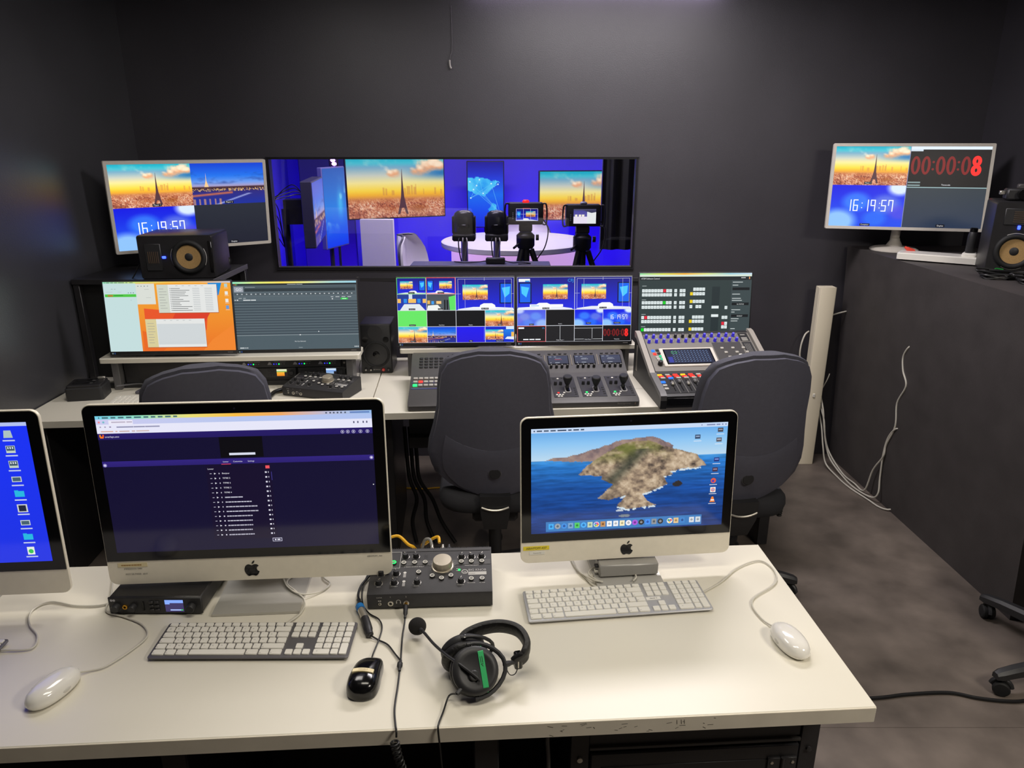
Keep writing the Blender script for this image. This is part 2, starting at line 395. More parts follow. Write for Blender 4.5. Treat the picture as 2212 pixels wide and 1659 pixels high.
def bokeh(nx, ny):
    V, U = np.meshgrid(np.linspace(0, 1, ny), np.linspace(0, 1, nx), indexing='ij')
    im = ramp(V, [(0, (12, 20, 215)), (.5, (26, 60, 225)), (1, (20, 70, 225))])
    for cx, cy, r, c, k in ((.92, .05, .2, (220, 235, 255), .95), (.12, .88, .3, (150, 200, 250), .9), (.35, .4, .24, (60, 140, 245), .7), (.75, .45, .24, (110, 130, 220), .7), (.62, .8, .2, (40, 120, 240), .6), (.95, .65, .18, (90, 70, 215), .6)):
        im = mixc(im, c, np.clip((1-np.hypot((U-cx)/r, (V-cy)/(r*1.2)))*2.2, 0, 1)*k)
    return im
_ras = {}
def ras(fn, nx, ny):
    if (fn, nx, ny) not in _ras: _ras[fn, nx, ny] = fn(nx, ny)
    return _ras[fn, nx, ny]
def tile_day(cv, x0, y0, x1, y1, nx=56, L=1, tower=True):
    cv.raster(x0, y0, x1, y1, ras(city_day, nx, max(8, int(nx*(y1-y0)/(x1-x0)))), L)
    f = lambda p: (x0+(x1-x0)*p[0], y0+(y1-y0)*p[1])
    for q in ([0, 1, 2, 3, 4, 5, 6, 7], [0, 7, 8, 9, 10, 11, 12, 13]):
        if tower: cv.poly([f(TOWER[i]) for i in q][::-1], (84, 54, 60), L+.4)
def tile_night(cv, x0, y0, x1, y1, nx=56, L=1):
    cv.raster(x0, y0, x1, y1, ras(city_night, nx, max(8, int(nx*(y1-y0)/(x1-x0)))), L)
    f = lambda a, b: (x0+(x1-x0)*a, y0+(y1-y0)*b)
    cv.poly([f(.165, .57), f(.225, .57), f(.20, .42), f(.195, .23), f(.19, .42)], (236, 196, 140), L+.5)
def tile_clock(cv, x0, y0, x1, y1, nx=40, L=1, s='16:19:57'):
    cv.raster(x0, y0, x1, y1, ras(bokeh, nx, max(8, int(nx*(y1-y0)/(x1-x0)))), L)
    w = x1-x0; dw = w*.066; x = x0+w*.22; h = (y1-y0)*.28; y = y0+(y1-y0)*.35
    for i, ch in enumerate(s):
        cv.seg(x, y, ch, dw, h, w*.0125, (246, 250, 255), L+1); x += dw*(.75 if ch == ':' else 1.42)
def tile_count(cv, x0, y0, x1, y1, L=1):
    cv.rect(x0, y0, x1, y1, (10, 8, 12), L)
    w = x1-x0; dw = w*.105; x = x0+w*.03; h = (y1-y0)*.42; y = y0+(y1-y0)*.25
    for i, ch in enumerate('00:00:08'):
        c = (255, 40, 36) if i == 7 else (120, 22, 24)
        if ch == ':':
            for q in (.3, .72): cv.disc(x+dw*.12, y+h*q, w*.016, c, L+1, 10)
            x += dw*.5
        elif ch == '0': cv.annulus(x+dw/2, y+h/2, dw*.56, h*.54, w*.036, c, L+1); x += dw*1.24
        else:
            cv.annulus(x+dw/2, y+h*.24, dw*.55, h*.31, w*.046, c, L+1); cv.annulus(x+dw/2, y+h*.76, dw*.62, h*.33, w*.05, c, L+1.3); x += dw*1.24
def tile_studio(cv, x0, y0, x1, y1, flip=False, L=1, nx=28):
    f = lambda a, b: (x0+(x1-x0)*(1-a if flip else a), y0+(y1-y0)*b)
    def R(a0, b0, a1, b1, c, l):
        p, q = f(a0, b0), f(a1, b1); cv.rect(min(p[0], q[0]), p[1], max(p[0], q[0]), q[1], c, l)
    cv.grad(x0, y0, x1, y1, (26, 26, 120), (30, 40, 215), L)
    p, q = f(.12, .22), f(.55, .68); tile_day(cv, min(p[0], q[0]), p[1], max(p[0], q[0]), q[1], nx, L+.5)
    R(.75, .17, .97, .8, (14, 20, 60), L+.4); R(.77, .2, .95, .77, (22, 96, 225), L+.6)
    cv.poly([f(.79, .32), f(.93, .28), f(.92, .5), f(.84, .62)], (70, 190, 245), L+.9)
    cv.poly([f(.05, .96), f(.02, 1), f(1, 1), f(.98, .93), f(.6, .9), f(.3, .9)] , (222, 226, 234), L+.8)
    cv.poly([f(.40, .95), f(.42, .84), f(.48, .79), f(.62, .79), f(.67, .84), f(.69, .95)], (236, 236, 238), L+1)
def tag_name(cv, x, y, t, s=9, L=5):
    v, f, w = glyphs(t); ww = w*s/.7/2+s*.7
    cv.rect(x-ww, y-s*1.35, x+ww, y+s*.5, (14, 14, 20), L); cv.text(x, y, t, s, (220, 220, 225), 'c', L+1)
# ================================================================ the setting
DZ = .735
FLOORM = mat('dark_vinyl_floor', (104, 95, 88), .42, spec=.45, noise=.34, nscale=5.5, bump=.12, bscale=60)
fl = struct(B().box((.25, 1, -.05), (4.6, 6.4, .094)).obj('floor', mat('floor_screed', (60, 54, 50), .9)))
ys = [-2.15, -.12, 1.868, 3.86, 4.1]
for a, b in zip(ys[:-1], ys[1:]):
    for x0, x1 in ((-2.0, .30), (.302, 2.5)):
        B().box(((x0+x1)/2, (a+b)/2, -.0015), (x1-x0-.0012, b-a-.0014, .003)).obj('vinyl_sheet', FLOORM, fl, False)
WY = 4.0
wb = B(); X0, X1, Z0, Z1 = -1.27, .655, 1.114, 1.687; T = .06
wb.box(((X0-2.1)/2, T/2, 1.35), (X0+2.1, T, 2.7)); wb.box(((X1+2.7)/2, T/2, 1.35), (2.7-X1, T, 2.7))
wb.box(((X0+X1)/2, T/2, Z0/2), (X1-X0, T, Z0)); wb.box(((X0+X1)/2, T/2, (Z1+2.7)/2), (X1-X0, T, 2.7-Z1))
w = struct(wb.obj('wall_back', WALL, None, False)); w.location = (0, WY, 0); w.rotation_euler[2] = .012
w = struct(B().box((-1.94-.05, 1.0, 1.35), (.1, 6.4, 2.7)).obj('wall_left', WALLS, None, False))
w = struct(B().box((2.5, 1.0, 1.35), (.1, 6.4, 2.7)).obj('wall_right', WALL, None, False))
w = struct(B().box((.25, -2.2, 1.35), (4.6, .1, 2.7)).obj('wall_front', WALL, None, False))
w = struct(B().box((.25, 1, 2.66), (4.6, 6.4, .1)).obj('ceiling', CEIL, None, False))
# window: bead frame, rebate, pane
win = bpy.data.objects.new('window_1', None); C.objects.link(win); struct(win); win.location = (0, WY, 0); win.rotation_euler[2] = .012
fr = B(); t = .006
for z in (Z0+t/2, Z1-t/2): fr.box(((X0+X1)/2, .012, z), (X1-X0, .05, t))
for x in (X0+t/2, X1-t/2): fr.box((x, .012, (Z0+Z1)/2), (t, .05, Z1-Z0-2*t))
fr.obj('window_frame', WFRAME, win, False)
be = B()
for z in (Z0-.004, Z1+.004): be.box(((X0+X1)/2, -.006, z), (X1-X0+.02, .012, .007 if z < 1.3 else .004))
for x in (X0-.004, X1+.004): be.box((x, -.006, (Z0+Z1)/2), (.006, .012, Z1-Z0))
be.obj('window_bead', mat('dark_bead', (44, 42, 48), .35, metal=.3), win, False)
B().box(((X0+X1)/2, -.002, Z0+t+.0025), (X1-X0-2*t, .012, .005)).obj('glazing_strip', WEDGEL, win, False)
gm = bpy.data.materials.new('window_glass'); gm.use_nodes = True; nt = gm.node_tree; nt.nodes.clear()
o_ = nt.nodes.new('ShaderNodeOutputMaterial'); mx = nt.nodes.new('ShaderNodeMixShader'); tr = nt.nodes.new('ShaderNodeBsdfTransparent'); gl = nt.nodes.new('ShaderNodeBsdfGlossy'); lw = nt.nodes.new('ShaderNodeFresnel')
tr.inputs[0].default_value = (.93, .93, .95, 1); gl.inputs['Roughness'].default_value = .01; lw.inputs[0].default_value = 1.5
nt.links.new(lw.outputs[0], mx.inputs[0]); nt.links.new(tr.outputs[0], mx.inputs[1]); nt.links.new(gl.outputs[0], mx.inputs[2]); nt.links.new(mx.outputs[0], o_.inputs[0])
B().box(((X0+X1)/2, .012, (Z0+Z1)/2), (X1-X0-2*t, .006, Z1-Z0-2*t)).obj('pane', gm, win, False)
# ledge strip under the window with scuffed paint
tb = struct(B().box((-.1, WY-.004, 1.05), (1.72, .012, .022), .002).obj('trim_1', mat('black_ledge_paint', (40, 38, 40), .5), None, False)); tb.rotation_euler[2] = 0
pr = Cv(1.7, .05)
for i in range(26):
    x = random.choice((random.uniform(330, 420), random.uniform(780, 990), random.uniform(0, 1000))); y = random.uniform(1, 8)
    pr.line(x, y, x+random.uniform(3, 16), y+random.uniform(-1.5, 1.5), 1.2, (150, 146, 140), 1)
o = pr.obj('paint_scuffs', PRINT, tb, panel_m((-.1, WY-.0115, 1.047)))
# tall black counter built along the right wall
cb = B(); cz = 1.235
cb.loft([[(1.935, 2.42, 0), (2.448, 2.42, 0), (2.448, 3.99, 0), (1.878, 3.99, 0)], [(1.857, 2.42, cz), (2.448, 2.42, cz), (2.448, 3.99, cz), (1.812, 3.99, cz)]])
ctr = tag(cb.obj('counter', mat('black_counter_board', (70, 66, 66), .55, spec=.35, noise=.12, nscale=8, bump=.2, bscale=300), None, False), 'tall black boxed counter along the right wall', 'counter')

# ================================================================ studio seen through the window
def sbox(name, c, d, m): return struct(B().box(c, d).obj(name, m, None, False))
sbox('floor_studio', (0, 7.15, -.05), (6.6, 6.1, .1), SFLOOR)
sbox('wall_studio_back', (0, 10.25, 1.75), (6.6, .1, 3.5), SBLUE)
sbox('wall_studio_left', (-3.05, 7.2, 1.75), (.1, 6.0, 3.5), SBLUE)
sbox('wall_studio_right', (3.05, 7.2, 1.75), (.1, 6.0, 3.5), SBLUE)
sbox('ceiling_studio', (0, 7.2, 3.55), (6.6, 6.0, .1), SDARK)
tag(B().box((-2.32, 9.5, 1.3), (.66, .06, 2.6), .01).obj('backdrop_panel', SDARK, None, False), 'dark navy backdrop panel beside the wide studio screen', 'panel')
for i, (c, sz, pw, col, d) in enumerate(STUDIO_LAMPS):
    nm = ['blue floor wash bar at the left rear of the studio', 'blue floor wash bar under the studio back wall', 'blue floor wash bar by the studio left wall', 'blue floor wash bar at the right of the studio', 'overhead soft lamp above the studio desk', 'overhead soft lamp above the studio cameras'][i]
    t_ = thing('wash_light' if c[2] < 1 else 'overhead_lamp', nm, 'light', (c[0], c[1], 0 if c[2] < 1 else 3.35))
    dv = Vector(d).normalized()
    mm = Matrix.Translation((0, 0, c[2]-t_.location.z)) @ frame_to(dv, (0, 1, 0) if abs(dv.z) > .9 else (0, 0, 1))
    B(mm).box((0, .03, 0), (sz, .05, .12), .008).obj('housing', BLKMETAL, t_)
    if c[2] < 1: B().box((0, 0, .02), (sz*.5, .1, .04), .005).obj('foot', BLKMETAL, t_)
    else: B().cyl((0, 0, 0), (0, 0, .15), .015).obj('hanger', BLKMETAL, t_)
    L = bpy.data.lights.new('lamp', 'AREA'); L.shape = 'RECTANGLE'; L.size = sz; L.size_y = .3 if c[2] > 1 else .1; L.energy = pw; L.color = col
    lo = bpy.data.objects.new('lamp', L); C.objects.link(lo); lo.parent = t_
    lo.matrix_local = Matrix.Translation((0, 0, c[2]-t_.location.z)) @ (dv.to_track_quat('-Z', 'Y').to_matrix().to_4x4()) @ Matrix.Translation((0, 0, -.02))
def map_net(cv, full):
    cv.grad(0, 0, 1000, cv.H, (26, 40, 190), (20, 90, 235), 1); H = cv.H
    r = random.Random(5)
    n = fbm(44, 78, 3, 5, 5, 17); V, U = np.meshgrid(np.linspace(0, 1, 78), np.linspace(0, 1, 44), indexing='ij')
    im = ramp(V, [(0, (26, 20, 150)), (.25, (30, 60, 215)), (.5, (20, 110, 240)), (.8, (16, 70, 235)), (1, (24, 40, 215))])
    land_ = inside(U+(n-.5)*.35, V+(n-.5)*.16, [(-.2, .25), (.45, .25), (.95, .32), (.72, .42), (.5, .54), (.3, .5), (-.2, .46)]) | inside(U+(n-.5)*.2, V+(n-.5)*.1, [(.56, .72), (.7, .62), (.84, .68), (.78, .78), (.62, .78)])
    im = np.where(land_[..., None], ramp(n, [(.3, (30, 150, 240)), (.7, (90, 214, 250))]), im); cv.raster(0, 0, 1000, H, im, 1.5)
    P = [(60, H*.3), (330, H*.27), (660, H*.33), (850, H*.34), (160, H*.42), (430, H*.48), (80, H*.55), (900, H*.78), (250, H*.36)]
    for a in range(len(P)):
        for b in range(a): 
            if r.random() < .5: cv.line(*P[a], *P[b], 7, (110, 205, 250), 2)
        cv.disc(*P[a], 22, (200, 245, 255), 2.5)
def flat_screen(name, label, w, h, c, yaw, paint, bez=.012, base=None, tilt=0, depth=.05, frame=BLK, pole=True, px=0, pd=0):
    t_ = thing(name, label, 'screen', (c[0], c[1], 0), yaw)
    m = panel_m((0, 0, c[2]), tilt)
    cs = B(m); cs.prismY(rrect(w+2*bez, h+2*bez, .01), .002, depth, .004); cs.obj('casing', frame, t_)
    cv = Cv(w, h, .95); paint(cv); cv.obj('screen_image', SCREEN, t_, m)
    if pole:
        B().cyl((px, depth+pd+.03, .02), (px, depth+pd+.03, c[2]+.02), .022 if not pd else .03).obj('pole', BLKMETAL, t_)
        B().box((px, depth+pd+.03, .01), (.5, .45, .02), .004).obj('base', BLKMETAL, t_)
        B(m).box((px, depth+.012+pd/2, 0), (.2, .03+pd, .2)).obj('mount', BLKMETAL, t_)
        if pd:
            for k in range(4): B().tube([(px+.02*k, depth+.02, c[2]+.12), (px+.03*k-.03, depth+pd*.7, c[2]+.22-.03*k), (px-.06*k, depth+pd+.1+.03*k, c[2]+.1-.02*k), (px-.02*k, depth+pd+.08, c[2]-.08*k), (px, depth+pd+.06, c[2]-.3)], .004, 6).obj('cable', CORDB, t_)
    return t_
flat_screen('wide_screen', 'wide studio screen with a sunset city view, left of the portrait map screen', 1.12, .66, (-1.30, 8.55, 1.285), .42, lambda cv: tile_day(cv, 0, 0, 1000, cv.H, 110), px=-.08)
flat_screen('wide_screen', 'wide studio screen with a sunset city view, behind the rightmost camera', .99, .57, (.83, 9.3, 1.145), .14, lambda cv: tile_day(cv, 0, 0, 1000, cv.H, 90), px=0)
flat_screen('portrait_screen', 'portrait studio screen with a blue network map, facing the window', .45, .80, (-.335, 9.6, 1.135), .05, lambda cv: map_net(cv, 1))
flat_screen('wide_screen', 'edge-on studio screen on a black stand, nearest the window', .92, .50, (-1.655, 6.45, 1.21), 1.405+.32, lambda cv: tile_night(cv, 0, 0, 1000, cv.H, 60), depth=.09, px=-.05, pd=.16, frame=mat('silver_grey_bezel', (70, 68, 92), .4))
def map_world(cv):
    H = cv.H; cv.grad(0, 0, 1000, H, (60, 100, 190), (10, 70, 235), 1)
    n = fbm(40, 70, 2.2, 4, 5, 31); V, U = np.meshgrid(np.linspace(0, 1, 70), np.linspace(0, 1, 40), indexing='ij')
    im = ramp(V, [(0, (50, 96, 180)), (.5, (40, 130, 225)), (1, (16, 60, 235))]); im = mixc(im, (176, 226, 240), np.clip((n-.53)*14, 0, 1)*np.exp(-((V-.48)/.2)**2)); im = mixc(im, (90, 220, 250), np.exp(-((U-.72)/.12)**2-((V-.45)/.16)**2)*.6)
    cv.raster(0, 0, 1000, H, im, 2)
flat_screen('portrait_screen', 'edge-on portrait studio screen with a pale world map', .44, .76, (-1.765, 7.53, 1.145), 1.30, map_world, depth=.05, frame=mat('silver_grey_bezel2', (120, 118, 170), .4))
# bright violet spot lamp above the edge-on screen
t_ = thing('spot_lamp', 'small bright violet spot lamp above the edge-on portrait screen', 'lamp', (-1.93, 8.25, 0))
B().cyl((0, .02, .02), (0, .02, 1.5), .014).obj('stand', BLKMETAL, t_); B().box((0, 0, .012), (.4, .4, .024), .004).obj('base', BLKMETAL, t_)
B().box((0, .05, 1.60), (.10, .08, .17), .01).obj('housing', BLKMETAL, t_)
for k in range(4):
    B().ball((.0 + .012*(k % 2), -.004, 1.66-.038*k), (.026, .012, .019), 12, 8).obj('lens', mat('violet_lamp_lens', (200, 180, 255), .3, emit=(196, 130, 255), estr=11), t_)
# white column panel
tag(B().box((-1.31, 7.25, .53), (.325, .05, 1.06), .004).obj('display_board', SWHITE, None), 'white upright board below the wide studio screen', 'board')
# white shell swivel chair
def shell_chair(name, label, loc, rz, s=1.0, seat=.5, back=.5):
    t_ = thing(name, label, 'chair', loc, rz)
    b = B(); rings = []; wd_ = [.10, .15, .20, .235, .25, .245, .225, .18, .10]; yy = [.06, .13, .175, .20, .215, .225, .235, .25, .26]
    for k in range(9):
        z = (seat-.02+(back+.02)*(k/8)**.85)*s; w_ = wd_[k]*s; ro = [(w_*q, (yy[k]-.10*abs(q)**2.2)*s, z) for q in [-1+2*i/14 for i in range(15)]]
        rings.append(ro+[(x*.95, y-.022, z) for x, y, z in ro[::-1]])
    b.loft(rings); b.obj('backrest', SWHITE, t_, ang=60)
    rim = [rings[k][0] for k in range(9)]+[rings[8][7]]+[rings[k][14] for k in range(8, -1, -1)]
    B().tube(rim, .009, 6, 3).obj('rim', mat('dark_shell_rim', (70, 68, 80), .4), t_)
    b = B(); b.loft([[(x*s, y*s, z*s) for x, y in ngon(.25*q, 24)] for q, z in ((.6, seat-.06), (1, seat-.03), (1, seat), (.85, seat+.02))]); b.obj('seat', SWHITE, t_)
    B().cyl((0, 0, .02), (0, 0, (seat-.05)*s), .025).obj('column', SILV, t_)
    B().lathe([(.22, 0), (.22, .012), (.04, .03), (.03, .05)]).obj('base', SILV, t_)
    return t_
shell_chair('swivel_chair', 'white shell swivel chair left of the round studio desk', (-.70, 6.05, 0), 1.25, 1.0, .52, .52)
shell_chair('swivel_chair', 'white shell swivel chair behind the round studio desk', (.16, 7.80, 0), 0, 1.0, .52, .50)
# round studio desk
t_ = thing('studio_desk', 'round white studio desk with a pink glowing front', 'desk', (.02, 6.82, 0))
N = 48
B().lathe([(.66, .86), (.67, .87), (.67, .905), (.655, .915), (.0, .915)], n=N).obj('desk_top', SWHITE, t_)
B().lathe([(.58, .58), (.58, .86)], n=N).obj('glowing_panel', PINKLIT, t_)
B().lathe([(.66, .50), (.68, .52), (.68, .56), (.62, .58), (.0, .58)], n=N).obj('lower_ring', SWHITE, t_)
B().lathe([(.56, .0), (.56, .5)], n=N).obj('plinth', SDARK, t_)
# two pan-tilt cameras on poles
def ptz(label, x, y):
    t_ = thing('dome_camera', label, 'camera', (x, y, 0), 0, 'pan-tilt cameras behind the window')
    B().cyl((0, .02, .03), (0, .02, 1.115), .024).obj('pole', SILV, t_); B().lathe([(.108, 0), (.108, .015), (.05, .03), (.03, .04)]).obj('pole_base', BLKMETAL, t_)
    B().box((0, 0, 1.137), (.16, .13, .050), .010).obj('base_block', BLK, t_)
    b = B(); b.loft([[(x_*q, y_*q, z) for x_, y_ in ngon(.078, 20, ry=.062)] for q, z in ((.9, 1.163), (1, 1.178), (1.0, 1.23), (.95, 1.27), (.82, 1.30), (.55, 1.315), (.1, 1.32))]); b.obj('head', mat('dark_camera_plastic', (46, 47, 54), .3), t_)
    B().box((.002, -.0625, 1.215), (.075, .010, .024), .004).obj('rear_recess', BLKGLOSS, t_)
    for sx in (-1, 1): B().box((sx*.074, 0, 1.22), (.016, .07, .12), .006).obj('yoke_arm', BLK, t_)
    for k in range(3):
        B().tube([(-.03+.025*k, -.066, 1.137), (-.035+.03*k, -.09, 1.11), (-.03+.02*k, -.06, 1.03), (-.01, -.03, .92)], .004, 6).obj('cable', CORDW if k else CORDB, t_)
    return t_
ptz('black pan-tilt camera on a pole, left one behind the window', -.335, 5.2)
ptz('black pan-tilt camera on a pole, right one behind the window', -.107, 5.2)
# two studio cameras on tripods with rear screens
def studio_camera(label, x, y, tally, paint, zc):
    t_ = thing('studio_camera', label, 'camera', (x, y, 0), 0)
    B().prismY(rrect(.235, .142, .014, 4, 0, zc), 0, .09, .005).obj('body', BLK, t_)
    B().cyl((0, .09, zc), (0, .24, zc), .045, .052, 20).obj('lens', BLK, t_)
    for sx in (-1, 1):
        B().tube([(sx*.112, -.01, zc+.066), (sx*.136, -.02, zc+.058), (sx*.138, -.02, zc-.058), (sx*.112, -.01, zc-.066)], .0055, 8, 4).obj('grab_handle', BLK, t_)
    B().box((0, .02, zc+.079), (.046, .03, .022), .008).obj('tally_lamp', mat('red_tally', (150, 20, 20), .4, emit=(255, 40, 40), estr=1.4) if tally else mat('clear_tally', (190, 195, 215), .3), t_)
    cv = Cv(.15, .095, .95); paint(cv); cv.obj('screen_image', SCREEN, t_, panel_m((.008, -.003, zc-.004)))
    cv = Cv(.012, .05)
    for k in range(4): cv.disc(500, 600+k*1000, 380, (210, 210, 215), 1)
    cv.obj('button_marks', PRINT, t_, panel_m((-.086, -.002, zc-.012)))
    B().box((0, .05, zc-.095), (.09, .08, .05), .008).obj('tripod_plate', BLK, t_)
    B().lathe([(.05, 0), (.062, .02), (.062, .09), (.04, .11)], (0, .05, zc-.235)).obj('tripod_head', BLK, t_)
    B().tube([(-.03, .04, zc-.19), (-.08, -.05, zc-.22)], .008, 8, 2).obj('pan_handle', BLK, t_)
    B().cyl((.07, .04, zc-.16), (.09, .04, zc-.16), .02).obj('drag_knob', BLK, t_)
    B().cyl((0, .05, .35), (0, .05, zc-.22), .028).obj('centre_column', BLK, t_)
    for k in range(3):
        a = math.radians(90+120*k+20)
        B().cyl((.04*math.cos(a), .05+.04*math.sin(a), zc-.24), (.42*math.cos(a), .05+.42*math.sin(a), .02), .02, .014, 10).obj('leg', BLK, t_)
        B().ball((.42*math.cos(a), .05+.42*math.sin(a), .018), .022, 10, 6).obj('foot', RUB, t_)
    B().tube([(.11, .04, zc-.03), (.15, .0, zc-.10), (.13, .0, zc-.22), (.06, .0, zc-.34), (.05, 0, zc-.5)], .004, 6).obj('cable', CORDB, t_)
    return t_
def vf1(cv):
    tile_studio(cv, 0, 60, 1000, cv.H-40, True, 1); cv.rect(0, 0, 1000, 70, (30, 30, 36), 1); cv.rect(300, 40, 640, 62, (220, 60, 60), 2)
    for k in (340, 660): cv.rect(k-6, 70, k+6, cv.H-40, (200, 200, 230), 3)
    cv.rect(0, 300, 1000, 310, (200, 200, 230), 3)
    cv.frame(20, 60, 980, cv.H-40, 10, (230, 230, 240), 3)
def vf2(cv):
    cv.grad(0, 0, 1000, cv.H, (70, 70, 150), (120, 110, 190), 1); cv.rect(0, 330, 620, cv.H, (240, 232, 245), 2); cv.rect(600, 120, 1000, cv.H, (236, 240, 236), 2)
    for k in (60, 230, 370): cv.rect(k, 240, k+110, 330, (250, 244, 225), 3)
    cv.poly([(420, 60), (1000, 40), (1000, 130), (800, 170)], (60, 60, 90), 3); cv.rect(0, 0, 1000, 60, (80, 80, 110), 2.5)
studio_camera('studio camera with a lit red tally lamp and gridded rear screen', .092, 5.0, True, vf1, 1.312)
studio_camera('studio camera with an unlit clear tally lamp, behind the window right side', .478, 5.0, False, vf2, 1.300)
# black drape with a grey pillar at the right of the window, blue beneath
t_ = thing('drape', 'black studio drape behind the right edge of the window', 'drape', (.86, 5.55, 0))
b = B(); pts = []
for i in range(41):
    x = -.20+.62*i/40; pts.append((x, .02*math.sin(i*.9)))
b.loft([[(x, y, z) for x, y in pts]+[(x, y+.012, z) for x, y in pts[::-1]] for z in (1.0, 2.6)]); b.obj('cloth', CURT, t_)
B().cyl((-.25, .0, 2.6), (.45, 0, 2.6), .02).obj('rail', BLKMETAL, t_)
B().cyl((.44, 0, 0), (.44, 0, 2.6), .012).obj('upright', BLKMETAL, t_); B().box((-.205, -.03, 1.8), (.006, .01, 1.6)).obj('painted_light_line', mat('pale_blue_light_paint', (120, 120, 220), .5), t_)  # pale strip painted as the line of blue light along the drape edge
tag(B().box((.955, 5.38, 1.3), (.075, .07, 2.6), .006).obj('pillar', CURTG, None), 'narrow grey pillar in front of the black studio drape', 'pillar')
# grey shelf behind the glass with a black power adapter
t_ = thing('window_table', 'grey table top pushed against the studio side of the window', 'table', (-.18, 4.23, 0))
B().box((0, 0, 1.092), (.80, .16, .022), .004).obj('table_top', mat('silver_grey_laminate', (120, 118, 140), .3), t_)
for x in (-.36, .36):
    for y in (-.06, .06): B().cyl((x, y, 0), (x, y, 1.081), .016, n=10).obj('leg', BLKMETAL, t_)
t_ = thing('power_adapter', 'black power adapter with leads on the table behind the window', 'adapter', (-.095, 4.22, 1.103))
B().box((0, 0, .017), (.11, .05, .032), .006).obj('brick', BLK, t_); B().tube([(.055, 0, .015), (.1, -.01, .006), (.15, .02, .005), (.2, -.03, .005), (.13, -.05, .005)], .003, 6).obj('lead', CORDB, t_)
B().tube([(-.055, 0, .015), (-.1, .02, .006), (-.18, .0, .005), (-.24, .04, .005)], .003, 6).obj('lead', CORDB, t_)

# ================================================================ ceiling lamps of the control room
for nm, c, sx, sy, pw, col, lb in ROOM_LAMPS:
    t_ = thing(nm, lb, 'lamp', (c[0], c[1], 2.61))
    B().box((0, 0, -.02), (sx+.06, sy+.06, .04), .005).obj('housing', BLKMETAL, t_)
    B().box((0, 0, -.043), (sx, sy, .006), .001).obj('diffuser', mat('lamp_diffuser_%d' % (col[2]*100), tuple(int(255*x) for x in col), .5, emit=(255, 240, 225), estr=1.0), t_)
    L = bpy.data.lights.new('lamp', 'AREA'); L.shape = 'RECTANGLE'; L.size = sx; L.size_y = sy; L.energy = pw; L.color = col
    lo = bpy.data.objects.new('lamp', L); C.objects.link(lo); lo.parent = t_; lo.location = (0, 0, -.052)

c, sx, pw, col = WALL_LAMP
t_ = thing('wall_lamp', 'slim violet lamp bar high on the rear wall above the window', 'lamp', (c[0], c[1], c[2]))
B().box((0, 0, .03), (sx, .06, .05), .006).obj('housing', BLKMETAL, t_)
B().box((0, .034, .015), (sx*.97, .010, .03), .002).obj('diffuser', mat('violet_diffuser', (220, 200, 255), .5, emit=(220, 190, 255), estr=.8), t_)
L = bpy.data.lights.new('lamp', 'AREA'); L.shape = 'RECTANGLE'; L.size = sx; L.size_y = .03; L.energy = pw; L.color = col
lo = bpy.data.objects.new('lamp', L); C.objects.link(lo); lo.parent = t_; lo.location = (0, .042, .01); lo.rotation_euler = (math.radians(75), 0, 0)
for x in (-.5, .5): B().box((x, .045, .04), (.03, .05, .02), .002).obj('bracket', BLKMETAL, t_)
# ================================================================ front desk
UP = lambda c: panel_m(c, PI/2)     # canvas lying flat, facing up
fd = thing('front_desk', 'long white front desk carrying the all-in-one computers', 'desk', (.701, 1.143, 0), .0615)
B().box((-1.28, .30, DZ-.019), (2.56, .60, .036), .0015).obj('desk_top', WHITE, fd)
B().box((-1.28, .0005-.001, DZ-.019), (2.558, .003, .034), .001).obj('edge_band', WEDGE, fd, label='white front edge band with dark scuffs')
sc = Cv(1.0, .034)
for i in range(24):
    x = random.uniform(300, 640); y = random.uniform(5, 30)
    sc.line(x, y, x+random.uniform(2, 12), y+random.uniform(-4, 4), .9, (70, 66, 60), 1)
for x in (560, 568, 574): sc.line(x, 6, x+random.uniform(-4, 4), 16, .8, (60, 56, 52), 1)
sc.obj('edge_scuffs', PRINT, fd, panel_m((-.45, -.0022, DZ-.019)))
for x in (-2.45, -1.35, -.75):
    B().box((x, .30, .348), (.05, .5, .696), .003).obj('leg', BLKMETAL, fd)
    B().box((x, .30, .008), (.07, .56, .016), .003).obj('leg_foot', BLKMETAL, fd)
B().box((-1.35, .525, .355), (2.3, .018, .68), .002).obj('modesty_panel', BLK, fd)  # black panel lengthened and widened to stand in for shade under the desk
# rack cabinet under the right end
rk = thing('rack_cabinet', 'black metal rack cabinet under the right end of the front desk', 'cabinet', (.385, 1.235, 0), .0615)
B().box((0, .20, .335), (.53, .40, .67), .004).obj('body', BLKMETAL, rk)
for x in (-.245, .245): B().box((x, -.006, .335), (.04, .012, .66), .002).obj('front_rail', BLKMETAL, rk)
B().box((0, -.004, .60), (.45, .008, .055), .001).obj('blank_panel', BLK, rk)
B().box((0, -.011, .566), (.45, .006, .008), .001).obj('rail_lip', DGREY, rk)
dr = B().box((0, -.008, .29), (.446, .014, .53), .003).obj('door', BLKMETAL, rk)
B().box((-.02, -.0155, .30), (.36, .002, .44), .001).obj('door_panel', BLK, dr)
for z in (.50, .12):
    B().box((.17, -.017, z), (.028, .006, .05), .001).obj('hinge', DEV, dr)
    B().box((.205, -.017, z), (.028, .006, .05), .001).obj('hinge', DEV, dr); B().cyl((.188, -.02, z-.026), (.188, -.02, z+.026), .004).obj('hinge_pin', DEV, dr)
    for x in (.165, .21):
        for k in (-.014, .014): B().cyl((x, -.022, z+k), (x, -.019, z+k), .0035, n=8).obj('screw', SILV, dr)
B().lathe([(.012, 0), (.012, .006), (.009, .01), (0, .011)], (-.165, -.016, .50), (0, -1, 0)).obj('lock', BLKGLOSS, dr)
